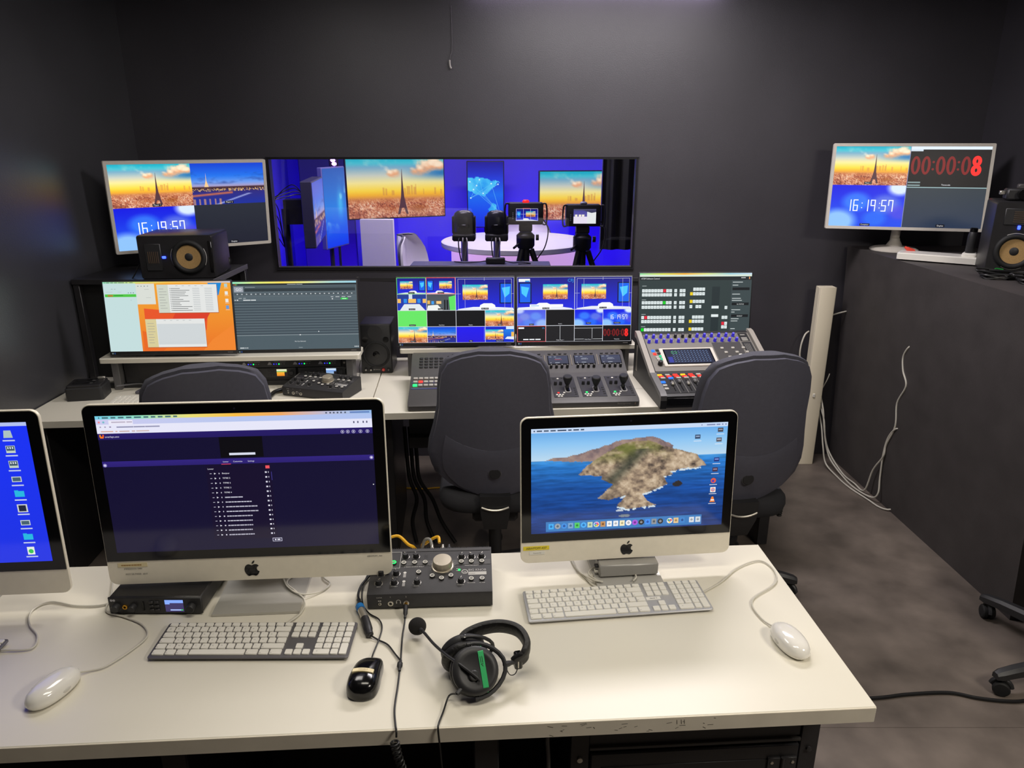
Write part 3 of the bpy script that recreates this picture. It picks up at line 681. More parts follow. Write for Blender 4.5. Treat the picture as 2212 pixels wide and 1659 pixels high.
for x in (-.245, .245):
    for z in (.10, .30, .54): B().lathe([(.006, 0), (.006, .004), (0, .005)], (x, -.012, z), (0, -1, 0), 10).obj('screw', SILV if z > .5 and x < 0 else DEV, rk)

# ================================================================ all-in-one computers
def logo_pts():
    P = [(0, .72), (.1, .765), (.22, .79), (.34, .76), (.425, .67), (.35, .61), (.305, .52), (.31, .41), (.365, .32), (.45, .27), (.40, .14), (.31, .02), (.21, -.03), (.1, .0), (0, .02), (-.1, .0), (-.2, -.03), (-.31, .03), (-.42, .2), (-.47, .4), (-.44, .6), (-.35, .73), (-.22, .79), (-.1, .755)]
    leaf = [(.0, .82), (.03, .93), (.1, 1.02), (.2, 1.06), (.185, .95), (.11, .85)]
    return [(v.x, v.y) for v in smooth_path([(x, y, 0) for x, y in P], 3, True)], leaf
def all_in_one(label, Wd, Hd, c, yaw, tilt, sw, sh, top, chin, foot, paint, gain=.95, footx=0):
    t_ = thing('all_in_one_computer', label, 'computer', (c[0], c[1], DZ), yaw)
    m = panel_m((0, 0, c[2]-DZ), tilt); r = .019
    out = rrect(Wd, Hd, r, 6); sc_ = lambda k, y, dz=0: [(x*k, y, z*k+dz) for x, z in out]
    B(m).loft([sc_(.997, 0), sc_(1, .002), sc_(1, .007), sc_(.985, .010), sc_(.86, .022), sc_(.62, .038), sc_(.3, .050), sc_(.05, .053)]).obj('casing', ALU, t_)
    k = .0025; rr = r-k; x1 = Wd/2-k; zt = Hd/2-k; zb = -Hd/2+chin
    q = [(x1-rr+rr*math.cos(a), zt-rr+rr*math.sin(a)) for a in [PI/2*i/6 for i in range(7)]]
    q += [(-x1+rr+rr*math.cos(a), zt-rr+rr*math.sin(a)) for a in [PI/2+PI/2*i/6 for i in range(7)]] + [(-x1, zb), (x1, zb)]
    bz = B(m).prismY(q, -.0016, .001).obj('bezel', GLASSBLK, t_)
    B(m).lathe([(.0025, 0), (.0025, .0006), (0, .0007)], (0, -.0016, zt-top/2), (0, -1, 0), 12).obj('webcam', mat('webcam_lens', (30, 30, 44), .1), t_)
    cv = Cv(sw, sh, gain); paint(cv); cv.obj('screen_image', GLOSSSCREEN, t_, m @ Matrix.Translation((0, -.0018, Hd/2-top-sh/2)))
    body, leaf = logo_pts(); hs = chin*.60; zc = zb-chin*.5-hs*.5
    B(m).prismY([(x*hs, zc+z*hs) for x, z in body], -.0009, .001).prismY([(x*hs, zc+z*hs) for x, z in leaf], -.0009, .001).obj('logo', GLASSBLK, t_)
    fw, y0, y1, nz = foot; pr_ = [(y0, 0), (y0, .006), (y1-.05, .009), (y1-.024, .018), (y1-.012, .045), (y1-.035, nz), (y1-.027, nz), (y1-.002, .045), (y1-.008, .012), (y1-.03, 0)]
    fo = []
    for xx in (-1, 1): fo.append([(xx*fw/2+footx, y, z) for y, z in pr_])
    B().loft(fo).obj('stand', ALUFOOT, t_)
    t_['_m'] = 0; del t_['_m']
    return t_, m
def bars(cv, x, y, ws, h, c, gap=4, L=3):
    for w_ in ws: cv.rect(x, y-h, x+w_, y, c, L); x += w_+gap
MENU = [(120, 210, 235), (150, 225, 190), (235, 225, 120), (250, 190, 70), (240, 170, 100), (190, 190, 215), (150, 190, 235)]
def scr_overlay(cv):
    H = cv.H
    cv.rect(0, 0, 1000, H, (19, 15, 48), 1)
    cv.hgrad(0, 0, 1000, 13, MENU, 2)
    x = 12
    for w_ in (4, 22, 17, 20, 19, 25, 17, 16, 17, 20, 14): cv.rect(x, 4, x+w_, 10, (70, 110, 120), 3); x += w_+9
    for x in (830, 845, 858, 872, 885, 900): cv.rect(x, 4, x+6, 10, (80, 90, 110), 3)
    cv.rect(920, 4, 992, 10, (100, 130, 190), 3)
    cv.hgrad(0, 13, 1000, 33, [(206, 205, 240), (186, 200, 240), (176, 196, 240)], 2); cv.rect(46, 17, 132, 33, (236, 234, 248), 3)
    for x, c in ((12, (240, 140, 150)), (28, (120, 190, 200))): cv.disc(x, 24, 4, c, 4, 10)
    bars(cv, 56, 27, (50, 20), 5, (190, 180, 200), 4, 4)
    cv.rect(0, 33, 1000, 68, (232, 232, 250), 2)
    bars(cv, 12, 45, (5, 5, 7), 5, (160, 150, 180), 12, 4); bars(cv, 72, 46, (60, 40, 52), 5, (150, 150, 180), 1, 4)
    bars(cv, 14, 62, (44, 7), 4, (216, 170, 150), 8, 4); bars(cv, 80, 62, (36, 12), 4, (200, 170, 160), 8, 4); bars(cv, 140, 62, (46,), 4, (206, 180, 170), 8, 4)
    for x in (930, 945, 965, 978): cv.rect(x, 42, x+5, 50, (90, 90, 120), 3)
    cv.grad(0, 68, 1000, 92, (40, 28, 104), (36, 26, 96), 2)
    cv.rect(6, 72, 11, 82, (250, 150, 30), 3); cv.rect(17, 72, 22, 82, (240, 90, 40), 3); cv.rect(8, 79, 20, 86, (250, 120, 30), 3)
    cv.text(25, 84, 'overlays.uno', 7, (226, 222, 240), 'l', 3)
    for x in (888, 908, 929, 955, 981): cv.disc(x, 83, 7, (170, 165, 200), 3); cv.disc(x, 83, 5, (52, 42, 110), 3.5); cv.rect(x-1.5, 80, x+1.5, 86, (220, 220, 235), 4)
    cv.rect(432, 92, 590, 174, (10, 9, 14), 2); cv.rect(464, 156, 560, 165, (220, 224, 240), 3)
    cv.grad(0, 178, 1000, 200, (50, 36, 126), (44, 32, 112), 2)
    for x, t in ((448, 'Lower'), (492, 'Customize'), (541, 'Settings')): cv.text(x, 193, t, 5.5, (225, 222, 240), 'c', 3)
    cv.rect(431, 199, 466, 201.5, (226, 70, 96), 4)
    for x in (9, 990): cv.disc(x, 189+4*(x < 500), 7, (150, 140, 200), 3); cv.disc(x, 189+4*(x < 500), 3, (235, 232, 250), 4)
    cv.rect(372, 204, 612, 512, (22, 14, 44), 1.5)
    cv.text(378, 221, 'Lower', 6, (225, 225, 235), 'l', 3); cv.rect(592, 210, 607, 222, (240, 86, 96), 3)
    words = [('Bonjour',), ('TITRE 2',), ('TITRE 2',), ('TITRE 3',), ('TITRE 4',), (70,), (30, 36, 28), (34, 48, 34), (30, 44, 44), (24, 40, 28), (30, 40, 20), (30, 40, 20), (30, 38, 18), (30, 40, 22)]
    for i, w_ in enumerate(words):
        y = 240+i*19.6
        cv.rect(384, y-3.5, 391, y-1.5, (200, 198, 215), 3); cv.poly([(400, y-6), (400, y+1), (407, y-2.5)], (230, 230, 240), 3); cv.rect(417, y-5, 420+2*(i > 8), y, (210, 208, 225), 3)
        if isinstance(w_[0], str): cv.text(429, y, w_[0], 6, (232, 230, 242), 'l', 3)
        else: bars(cv, 430, y, [q for ww in w_ for q in (ww*.28, ww*.38, ww*.24)], 4.6, (186, 184, 200), 1.6, 3)
        cv.rect(588, y-6, 595, y, (222, 220, 235), 3); cv.rect(600, y-6, 602, y, (222, 220, 235), 3)
    cv.rect(611, 236, 613, 270, (70, 64, 150), 3)
    for d, c in ((0, (200, 198, 220)), (2, (24, 18, 58))):
        cv.rect(592+d, 512+d, 628-d, 527-d, c, 3+d/4)
    cv.rect(600, 517, 606, 522, (230, 230, 240), 4); cv.rect(610, 517, 621, 522, (230, 230, 240), 4)
    cv.disc(1004-12, 300, 2.2, (240, 240, 240), 3, 8)
def rocky_cape(nx, ny):
    V, U = np.meshgrid(np.linspace(0, 1, ny), np.linspace(0, 1, nx), indexing='ij')
    hz = .30
    sky = ramp(V, [(0, (92, 160, 226)), (.15, (140, 194, 238)), (.3, (186, 214, 234))])
    n = fbm(nx, ny, 10, 60, 4, 1); n3 = fbm(nx, ny, 3, 3, 3, 12)
    sea = ramp(V, [(.3, (66, 142, 206)), (.36, (40, 112, 186)), (.6, (24, 76, 152)), (1, (16, 48, 112))])*(1+(n-.5)[..., None]*.55)
    im = np.where((V < hz)[..., None], sky, sea)
    w1 = fbm(nx, ny, 30, 18, 5, 21); w2 = fbm(nx, ny, 7, 6, 5, 22); w3 = fbm(nx, ny, 60, 40, 3, 23)
    ridge = [(.07, .30), (.13, .272), (.17, .28), (.29, .22), (.39, .17), (.43, .14), (.5, .128), (.6, .105), (.65, .13), (.72, .2), (.72, .32), (.4, .33), (.2, .32), (.1, .305)]
    Vn = V+(w1-.5)*.022; Un = U+(w3-.5)*.012
    far = inside(Un, Vn, ridge); im = np.where(far[..., None], ramp(w1*.7+w2*.3+(V-.2)*.3, [(.2, (96, 84, 92)), (.5, (142, 120, 116)), (.8, (170, 146, 132))]), im)
    land = [(.238, .44), (.285, .36), (.36, .268), (.43, .19), (.51, .152), (.59, .145), (.68, .205), (.77, .252), (.85, .30), (.875, .35), (.9, .40), (.85, .425), (.77, .43), (.71, .452), (.725, .478), (.68, .495), (.70, .57), (.57, .665), (.60, .73), (.65, .768), (.50, .80), (.438, .762), (.49, .66), (.4, .70), (.34, .692), (.42, .548), (.355, .497), (.357, .466), (.25, .452)]
    la = inside(Un, Vn, land)
    foam = inside(Un, Vn-.017, land) & ~la & (w3 > .45) & (V > .42) & (U > .44)
    im = np.where(foam[..., None], np.array((205, 220, 228)), im)
    rock = ramp(np.clip(w1*.6+w3*.4, 0, 1), [(.22, (62, 54, 50)), (.4, (128, 110, 94)), (.55, (176, 154, 128)), (.7, (206, 186, 160)), (.9, (228, 212, 190))])
    grass = np.clip((w2-.44)*7, 0, 1)*np.clip((.37-V)*7, 0, 1)*np.clip((.74-U)*6, 0, 1)
    rock = mixc(rock, (104, 112, 50), grass*.8); rock = mixc(rock, (150, 116, 98), np.clip((.2-V)*10, 0, 1)*.6)
    shade = np.clip(1-abs((U-.46)+(V-.42)*.55)/.07, 0, 1)*(V > .22)*(V < .6)
    rock = mixc(rock, (54, 60, 50), shade*.75); rock = mixc(rock, (52, 46, 44), np.clip((V-.60)*6, 0, 1)*np.clip((.50-U)*9, 0, 1)*.8)
    im = np.where(la[..., None], rock, im)
    for cx, cy, rx, ry, c in ((.752, .575, .026, .03, (48, 44, 44)), (.48, .865, .03, .012, (120, 130, 140)), (.455, .81, .02, .012, (190, 200, 210))):
        im = np.where((np.hypot((U-cx)/rx, (Vn-cy)/ry) < 1)[..., None], np.array(c), im)
    return im
def scr_cape(cv):
    H = cv.H; cv.raster(0, 0, 1000, H, rocky_cape(270, 152), 1)
    cv.rect(0, 0, 1000, 22, (196, 214, 240), 2)
    x = 12
    for w_ in (7, 26, 24, 26, 44, 17, 28, 17): cv.rect(x, 8, x+w_, 15, (60, 76, 100), 3); x += w_+9
    for x, w_ in ((862, 5), (890, 44), (940, 20), (968, 8), (985, 8)): cv.rect(x, 8, x+w_, 14, (120, 130, 170), 3)
    cv.rect(75, H-62, 890, H-8, (54, 120, 186), 2)
    ic = [(60, 170, 240), (150, 160, 170), (60, 140, 220), (120, 160, 200), (80, 200, 100), (70, 170, 240), (190, 210, 180), (236, 226, 216), (190, 140, 90), (240, 240, 240), (236, 236, 240), (240, 230, 190), (236, 234, 240), (170, 80, 210), (36, 36, 40), (60, 140, 236), (140, 145, 150), (44, 46, 50), None, (236, 232, 226), (220, 190, 140), (60, 130, 200), None, (216, 220, 226), (206, 214, 222)]
    x = 102
    for i, c in enumerate(ic):
        if c:
            cy = H-36
            if i in (2, 1, 5, 7, 12, 13, 14, 17, 19): cv.disc(x, cy, 15, c, 3, 20)
            else: cv.rect(x-13, cy-15, x+13, cy+15, c, 3)
            d = tuple(max(0, q-90) for q in c) if sum(c) > 330 else tuple(min(255, q+130) for q in c)
            cv.disc(x, cy, 6, d, 4, 10); cv.rect(x-2, cy-9, x+2, cy+4, tuple(int((a+b)/2) for a, b in zip(c, d)), 4.5)
            if i == 7:
                for k in range(6): cv.disc(x+8*math.cos(k*1.047), cy+8*math.sin(k*1.047), 5, [(240, 90, 60), (240, 180, 50), (120, 200, 80), (60, 170, 220), (120, 90, 210), (220, 80, 160)][k], 5, 8)
            if i == 19:
                for k in range(3): cv.disc(x+7*math.cos(k*2.09+.5), cy-7*math.sin(k*2.09+.5), 6, [(220, 60, 50), (60, 160, 80), (240, 200, 60)][k], 5, 8)
                cv.disc(x, cy, 4.5, (70, 130, 230), 6, 8)
            x += 33.5
        else: x += 16
    for x, y, c in ((963, 40, (70, 68, 78)), (958, 92, (90, 90, 100)), (846, 72, (60, 80, 110)), (952, 198, (40, 60, 130)), (947, 252, (70, 50, 70)), (942, 312, (225, 90, 60)), (942, 362, (235, 235, 232)), (942, 416, (236, 130, 50))):
        if y == 416: cv.poly([(x-14, y+14), (x+14, y+14), (x+4, y-16), (x-4, y-16)], c, 3); cv.rect(x-9, y-1, x+9, y+6, (240, 236, 230), 4)
        elif y == 312: cv.disc(x, y, 14, c, 3); cv.disc(x-2, y+2, 7, (90, 60, 170), 4)
        elif y == 362: cv.rect(x-14, y-14, x+14, y+14, c, 3); cv.disc(x, y, 10, (220, 70, 60), 4); cv.disc(x, y, 6, (240, 240, 240), 5); cv.disc(x, y, 4, (60, 120, 220), 6)
        else: cv.rect(x-14, y-11, x+14, y+11, c, 3); cv.rect(x-10, y-5, x+10, y+1, tuple(min(255, q+90) for q in c), 4)
        cv.rect(x-20, y+21, x+20, y+24, (225, 230, 240), 3)
def scr_blue(cv):
    H = cv.H; cv.grad(0, 0, 1000, H, (26, 50, 240), (30, 50, 222), 1); cv.rect(0, 0, 1000, 14, (176, 190, 236), 2)
    x = 700
    for w_ in (20, 14, 8, 30, 8, 20, 12, 12): cv.rect(x, 4, x+w_, 10, (120, 130, 190), 3); x += w_+12
    K = ['d', 's', 's', 'k', 'f', 'b', 'k', 'f', 'x']
    for i, k in enumerate(K):
        x, y = 930, 44+i*58
        if k == 'd': cv.poly([(x-16, y+14), (x+16, y+14), (x+12, y-14), (x-12, y-14)], (170, 190, 190), 3)
        elif k == 's': cv.rect(x-16, y-14, x+16, y+14, (190, 205, 190), 3); cv.rect(x-14, y-12, x+14, y+5, (60, 84, 100), 4); [cv.rect(x-10+8*q, y-9, x-6+8*q, y-2, (230, 235, 235), 5) for q in range(3)]
        elif k == 'k': cv.rect(x-17, y-10, x+17, y+11, (200, 210, 205), 3); cv.rect(x-14, y-7, x+14, y+8, (70, 96, 110), 4)
        elif k == 'f': cv.rect(x-17, y-11, x+17, y+12, (40, 180, 220), 3); cv.rect(x-17, y-14, x-3, y-11, (40, 180, 220), 3)
        elif k == 'b': cv.rect(x-18, y-16, x+18, y+16, (200, 205, 205), 3); cv.rect(x-13, y-12, x+13, y+12, (34, 40, 60), 4)
        else: cv.rect(x-13, y-16, x+13, y+16, (226, 232, 226), 3); cv.disc(x, y+2, 9, (50, 190, 80), 4)
        cv.rect(x-21, y+22, x+21, y+27, (190, 200, 230), 3)
cL, mL = all_in_one('large all-in-one computer with a purple web page, beside the monitor controller', .65, .438, (-.608, 1.500, 1.007), .0676, .042, .594, .329, .026, .0605, (.197, -.072, .125, .25), scr_overlay, .9, .016)
cR, mR = all_in_one('smaller all-in-one computer with a rocky island wallpaper', .528, .373, (.283, 1.6095, .968), .1018, .0734, .477, .2665, .028, .056, (.165, -.082, .10, .22), scr_cape, .95, 0)
cB, mB = all_in_one('large all-in-one computer with a plain blue desktop, cut off at the left', .65, .438, (-1.328, 1.424, 1.007), .075, .04, .594, .329, .026, .0605, (.197, -.072, .125, .25), scr_blue, .95, .016)
def sticker(parent, m, c, w_, h_, matl, txt=None, size=None, tc=(40, 38, 36), name='label_sticker', y=-.0006):
    if matl: B(m).box((c[0], y, c[1]), (w_, .0006, h_), .0001).obj(name, matl, parent)
    if txt:
        cv = Cv(w_, h_); n_ = len(txt)
        for i, t in enumerate(txt): cv.text(500, cv.H*(i+.5)/n_+size[i]/2, t, size[i], tc, 'c', 1)
        cv.obj('lettering', PRINT, parent, m @ Matrix.Translation((c[0], y-.0004, c[1])))
sticker(cR, mR, (-.226, -.1465), .064, .0105, YELT, ['ABWPDFF-437'], [88])
sticker(cR, mR, (-.224, -.1595), .038, .0085, WHT, ['Photoshop CS6'], [56])
sticker(cL, mL, (-.268, -.169), .066, .0105, CREAMT)
cv = Cv(.066, .0105); bars(cv, 120, 105, (60, 90, 70, 80, 0, 70, 110, 80, 60), 46, (176, 138, 80), 8, 1); cv.obj('lettering', PRINT, cL, mL @ Matrix.Translation((-.268, -.001, -.169)))
sticker(cL, mL, (-.268, -.1785), .06, .006, None, ['IMPRESSION: 5480'], [60])
sticker(cL, mL, (-.262, -.192), .066, .006, None, ['MOT DE PASSE:  abcd'], [56])
sticker(cL, mL, (.285, -.1675), .045, .007, None, ['ABWPDFF_466'], [85])

# ================================================================ keyboards
_kc = {}
def key_mesh(w_, h_):
    k = (round(w_, 4), round(h_, 4))
    if k not in _kc:
        b = B(); r = .0018
        b.loft([[(x, y, z) for x, y in rrect(w_-q, h_-q, r, 2)] for q, z in ((0, 0), (0, .0022), (.0008, .003))]); _kc[k] = b.mesh('key', KEYM)
    return _kc[k]
LEG = ['@&é"\'(§è!çà)-', 'azertyuiop^$', 'qsdfghjklmù`', '<wxcvbn,;:=']
def keyboard(label, loc, rz, Lk, tray, pitch, gap, hi, tilt=.03):
    t_ = thing('keyboard', label, 'keyboard', loc, rz); Wk = .1145
    tm = Matrix.Rotation(tilt, 4, 'X')
    b = B(tm); b.prismZ(rrect(Lk, Wk, .006, 4), .0022, .0055, .0008); b.obj('tray', tray, t_)
    b = B(tm); b.box((0, Wk/2-.012, -.0003), (Lk*.9, .014, .005), .001); b.obj('rear_foot', WPL, t_)
    x0 = -(15*pitch+gap+3*pitch+gap+4*pitch)/2; y = Wk/2-.0035; zt = .0055
    rows = [[15/14]*14, [1]*13+[2], [1.5]+[1]*12+[1.5], [1.75]+[1]*12+[1.25], [1.25]+[1]*11+[2.75], [1.5, 1.25, 1.5, 6.5, 1.5, 1.25, 1.5]]
    cv = Cv(Lk, Wk); U_ = lambda v: (v+Lk/2)*1000/Lk; V_ = lambda v: (Wk/2-v)*1000/Lk
    n = [0]
    def put(cx, cy, w_, h_):
        o = link('key', key_mesh(w_, h_), t_); o.matrix_local = tm @ Matrix.Translation((cx, cy, zt)); n[0] += 1
    for r, ro in enumerate(rows):
        h_ = .0108 if r == 0 else pitch-.003
        ph = .0128 if r == 0 else pitch
        yc = y-ph/2; x = x0
        for i, u_ in enumerate(ro):
            put(x+u_*pitch/2, yc, u_*pitch-.003, h_)
            s_ = LEG[r-1] if 1 <= r <= 4 else ''; j = i-(1 if r in (2, 3, 4) else 0)
            if 0 <= j < len(s_): cv.text(U_(x+u_*pitch/2-.003), V_(yc-.001), s_[j].upper(), 8, (150, 148, 142), 'l', 1)
            elif r in (2, 3, 4, 5, 0) and u_ != 6.5: cv.rect(U_(x+.0025), V_(yc-.003), U_(x+.0065), V_(yc-.0042), (165, 163, 156), 1)
            x += u_*pitch
        xn = x0+15*pitch+gap
        for k in range(3):
            if r in (0, 1, 2, 5) or (r == 4 and k == 1): put(xn+(k+.5)*pitch, yc, pitch-.003, h_)
        xp = xn+3*pitch+gap
        if r < 4:
            for k in range(4): put(xp+(k+.5)*pitch, yc, pitch-.003, h_)
        elif r == 4:
            for k in range(3): put(xp+(k+.5)*pitch, yc, pitch-.003, h_)
            put(xp+3.5*pitch, yc-pitch/2, pitch-.003, pitch*2-.003)
        else: put(xp+pitch, yc, 2*pitch-.003, h_); put(xp+2.5*pitch, yc, pitch-.003, h_)
        if 1 <= r <= 5:
            for k, ch in enumerate(['c=/*', '789-', '456+', '123', '0 ,'][r-1]):
                if ch != ' ': cv.text(U_(xp+(k+.5)*pitch), V_(yc-.001), ch, 8, (150, 148, 142), 'c', 1)
        y -= ph
    cv.obj('key_legends', PRINT, t_, tm @ UP((0, 0, zt+.00305)))['kind'] = 'stuff'
    return t_
kL = keyboard('slim white keyboard with a dark grey tray, in front of the large computer', (-.5524, 1.3292, DZ+.0045), .0064, .419, mat('space_grey_tray', (104, 102, 104), .45, metal=.3), .0182, .0046, 0)
kR = keyboard('white keyboard on a silver tray with a paper label, in front of the smaller computer', (.2449, 1.4738, DZ+.0045), .113, .430, ALUDK, .0186, .006, 0)
kB = keyboard('white keyboard cut off by the left edge of the photo', (-1.293, 1.272, DZ+.0045), .0, .419, MATS['space_grey_tray'], .0182, .0046, 0)
B(Matrix.Rotation(.03, 4, 'X')).box((.0875, -.004, .0058), (.034, .011, .0006), .0001).obj('paper_label', WHT, kR)
cv = Cv(.034, .011); cv.text(500, 210, 'clavier 2', 110, (40, 40, 44), 'c', 1); cv.obj('lettering', PRINT, kR, Matrix.Rotation(.03, 4, 'X') @ UP((.0875, -.004, .0064)))
B().tube(toloc(kL, [(-.507, 1.385, .741), (-.485, 1.432, .738), (-.488, 1.477, .741), (-.516, 1.505, .7475), (-.548, 1.545, .7475), (-.52, 1.60, .748), (-.48, 1.66, .74)]), .0022, 8).obj('cable', CORDW, kL)
B().tube(toloc(kB, [(-1.083, 1.30, .741), (-1.026, 1.308, .738), (-1.038, 1.35, .738), (-1.081, 1.391, .738), (-1.107, 1.442, .738), (-1.084, 1.476, .738), (-1.01, 1.46, .738), (-.944, 1.472, .738), (-.93, 1.55, .738), (-.98, 1.64, .738)]), .0022, 8).obj('cable', CORDW, kB)
B().tube(toloc(kR, [(.225, 1.528, .741), (.200, 1.54, .738), (.182, 1.576, .738), (.165, 1.61, .738), (.155, 1.65, .738), (.15, 1.70, .738)]), .0022, 8).obj('cable', CORDW, kR)
tag(B().tube([(-.566, 1.569, .748), (-.541, 1.524, .7475), (-.502, 1.495, .7465), (-.463, 1.514, .739), (-.445, 1.549, .739), (-.467, 1.577, .739), (-.475, 1.62, .739), (-.46, 1.68, .739)], .002, 8).obj('lightning_cable', CORDW), 'white cable loop on the desk right of the large computer foot', 'cable')
tag(B().tube([(.157, 1.66, .739), (.167, 1.603, .741), (.197, 1.556, .746), (.221, 1.545, .7475), (.209, 1.55, .7475), (.190, 1.58, .7475), (.209, 1.609, .7475), (.251, 1.612, .7475), (.295, 1.603, .7475), (.306, 1.568, .7475), (.295, 1.548, .7475)], .002, 8).obj('cable_loop', CORDW), 'white cable coiled over the foot of the smaller computer', 'cable')

# ================================================================ mice
def white_mouse(label, loc, rz, cable):
    t_ = thing('mouse', label, 'mouse', loc, rz)
    def outl(k, z, dy=0): return [(x*k, y*k+dy, z) for x, y in [(.0305*math.copysign(abs(math.cos(a))**.86, math.cos(a)), .0560*math.copysign(abs(math.sin(a))**.92, math.sin(a))) for a in [2*PI*i/32 for i in range(32)]]]
    b = B(); b.loft([outl(.86, .001), outl(.96, .005), outl(1, .011), outl(.985, .017), outl(.92, .0235, .000), outl(.78, .029, -.001), outl(.55, .0325, -.002), outl(.25, .034, -.003), outl(.02, .0343, -.003)]); b.obj('shell', WPLGLOSS, t_, ang=80)
    B().loft([outl(.80, 0), outl(.80, .0015)]).obj('glide', mat('grey_glide', (150, 148, 146), .5), t_)
    B().ball((0, .040, .0262), (.0028, .0028, .0028), 10, 6).obj('scroll_ball', mat('grey_ball', (176, 174, 172), .4), t_)
    for sx in (-1, 1):
        B().ball((sx*.0285, .004, .013), (.003, .011, .005), 12, 6).obj('side_button', mat('pale_grey_button', (206, 203, 196), .35), t_)
    B().tube(toloc(t_, cable), .0019, 8).obj('cable', CORDW, t_)
    return t_
white_mouse('white mouse at the right end of the front desk', (.597, 1.3225, DZ), .22, [(.5845, 1.377, .743), (.577, 1.39, .7385), (.566, 1.413, .738), (.56, 1.46, .738), (.579, 1.497, .738), (.647, 1.555, .738), (.661, 1.617, .738), (.638, 1.655, .738), (.575, 1.623, .738), (.517, 1.561, .738), (.470, 1.523, .738), (.458, 1.512, .7405)])
white_mouse('white mouse at the left of the front desk', (-.899, 1.178, DZ), -.30, [(-.8825, 1.229, .743), (-.862, 1.24, .738), (-.837, 1.253, .738), (-.809, 1.304, .738), (-.798, 1.35, .738), (-.828, 1.39, .738), (-.882, 1.418, .738), (-.935, 1.44, .738), (-.955, 1.50, .738), (-1.0, 1.6, .738)])
t_ = thing('mouse', 'glossy black mouse with a cream label, beside the headset', 'mouse', (-.293, 1.207, DZ), -.06)
def bo(k, z, dy=0):
    P = [(.0, .050), (.020, .0495), (.0275, .040), (.029, .015), (.0315, -.015), (.027, -.04), (.013, -.051), (0, -.0525), (-.013, -.051), (-.027, -.04), (-.0315, -.015), (-.029, .015), (-.0245, .034), (-.014, .046)]
    return [(v.x*k, v.y*k+dy, z) for v in smooth_path([(x, y, 0) for x, y in P], 3, True)]
B().loft([bo(1.0, .004), bo(1.01, .010), bo(.99, .018), bo(.93, .025, -.001), bo(.8, .031, -.003), bo(.56, .0355, -.006), bo(.28, .0375, -.008), bo(.02, .038, -.009)]).obj('shell', BLKGLOSS, t_, ang=80)
B().loft([bo(.97, 0), bo(1.0, .0045)]).obj('base', mat('grey_mouse_base', (50, 50, 52), .4), t_)
B().lathe([(.004, 0), (.004, .006), (.0025, .009)], (.0, .046, .012), (0, 1, .15), 12).obj('cord_boot', BLK, t_)
lb = B(); lb.m = Matrix.Translation((-.001, -.008, .0392)) @ Matrix.Rotation(-.06, 4, 'X')
lb.loft([[(x, -.005+dy, -.0030*(x/.021)**2+z) for x in [-.021+.042*i/10 for i in range(11)]]+[(x, .005+dy, -.0030*(x/.021)**2+z) for x in [.021-.042*i/10 for i in range(11)]] for z, dy in ((-.004, 0), (0.0008, 0))]); lb.obj('label_tape', CREAMT, t_)
cv = Cv(.022, .006); cv.text(500, 200, 'VISION 2', 150, (110, 90, 60), 'c', 1); cv.obj('lettering', PRINT, t_, lb.m @ UP((0, 0, .0009)))
B().tube(toloc(t_, [(-.2905, 1.258, .748), (-.293, 1.29, .739), (-.289, 1.34, .738), (-.2895, 1.381, .738), (-.302, 1.410, .738), (-.328, 1.432, .738), (-.350, 1.47, .739), (-.362, 1.54, .739), (-.355, 1.62, .739), (-.33, 1.68, .739)]), .0017, 8).obj('cable', CORDB, t_)

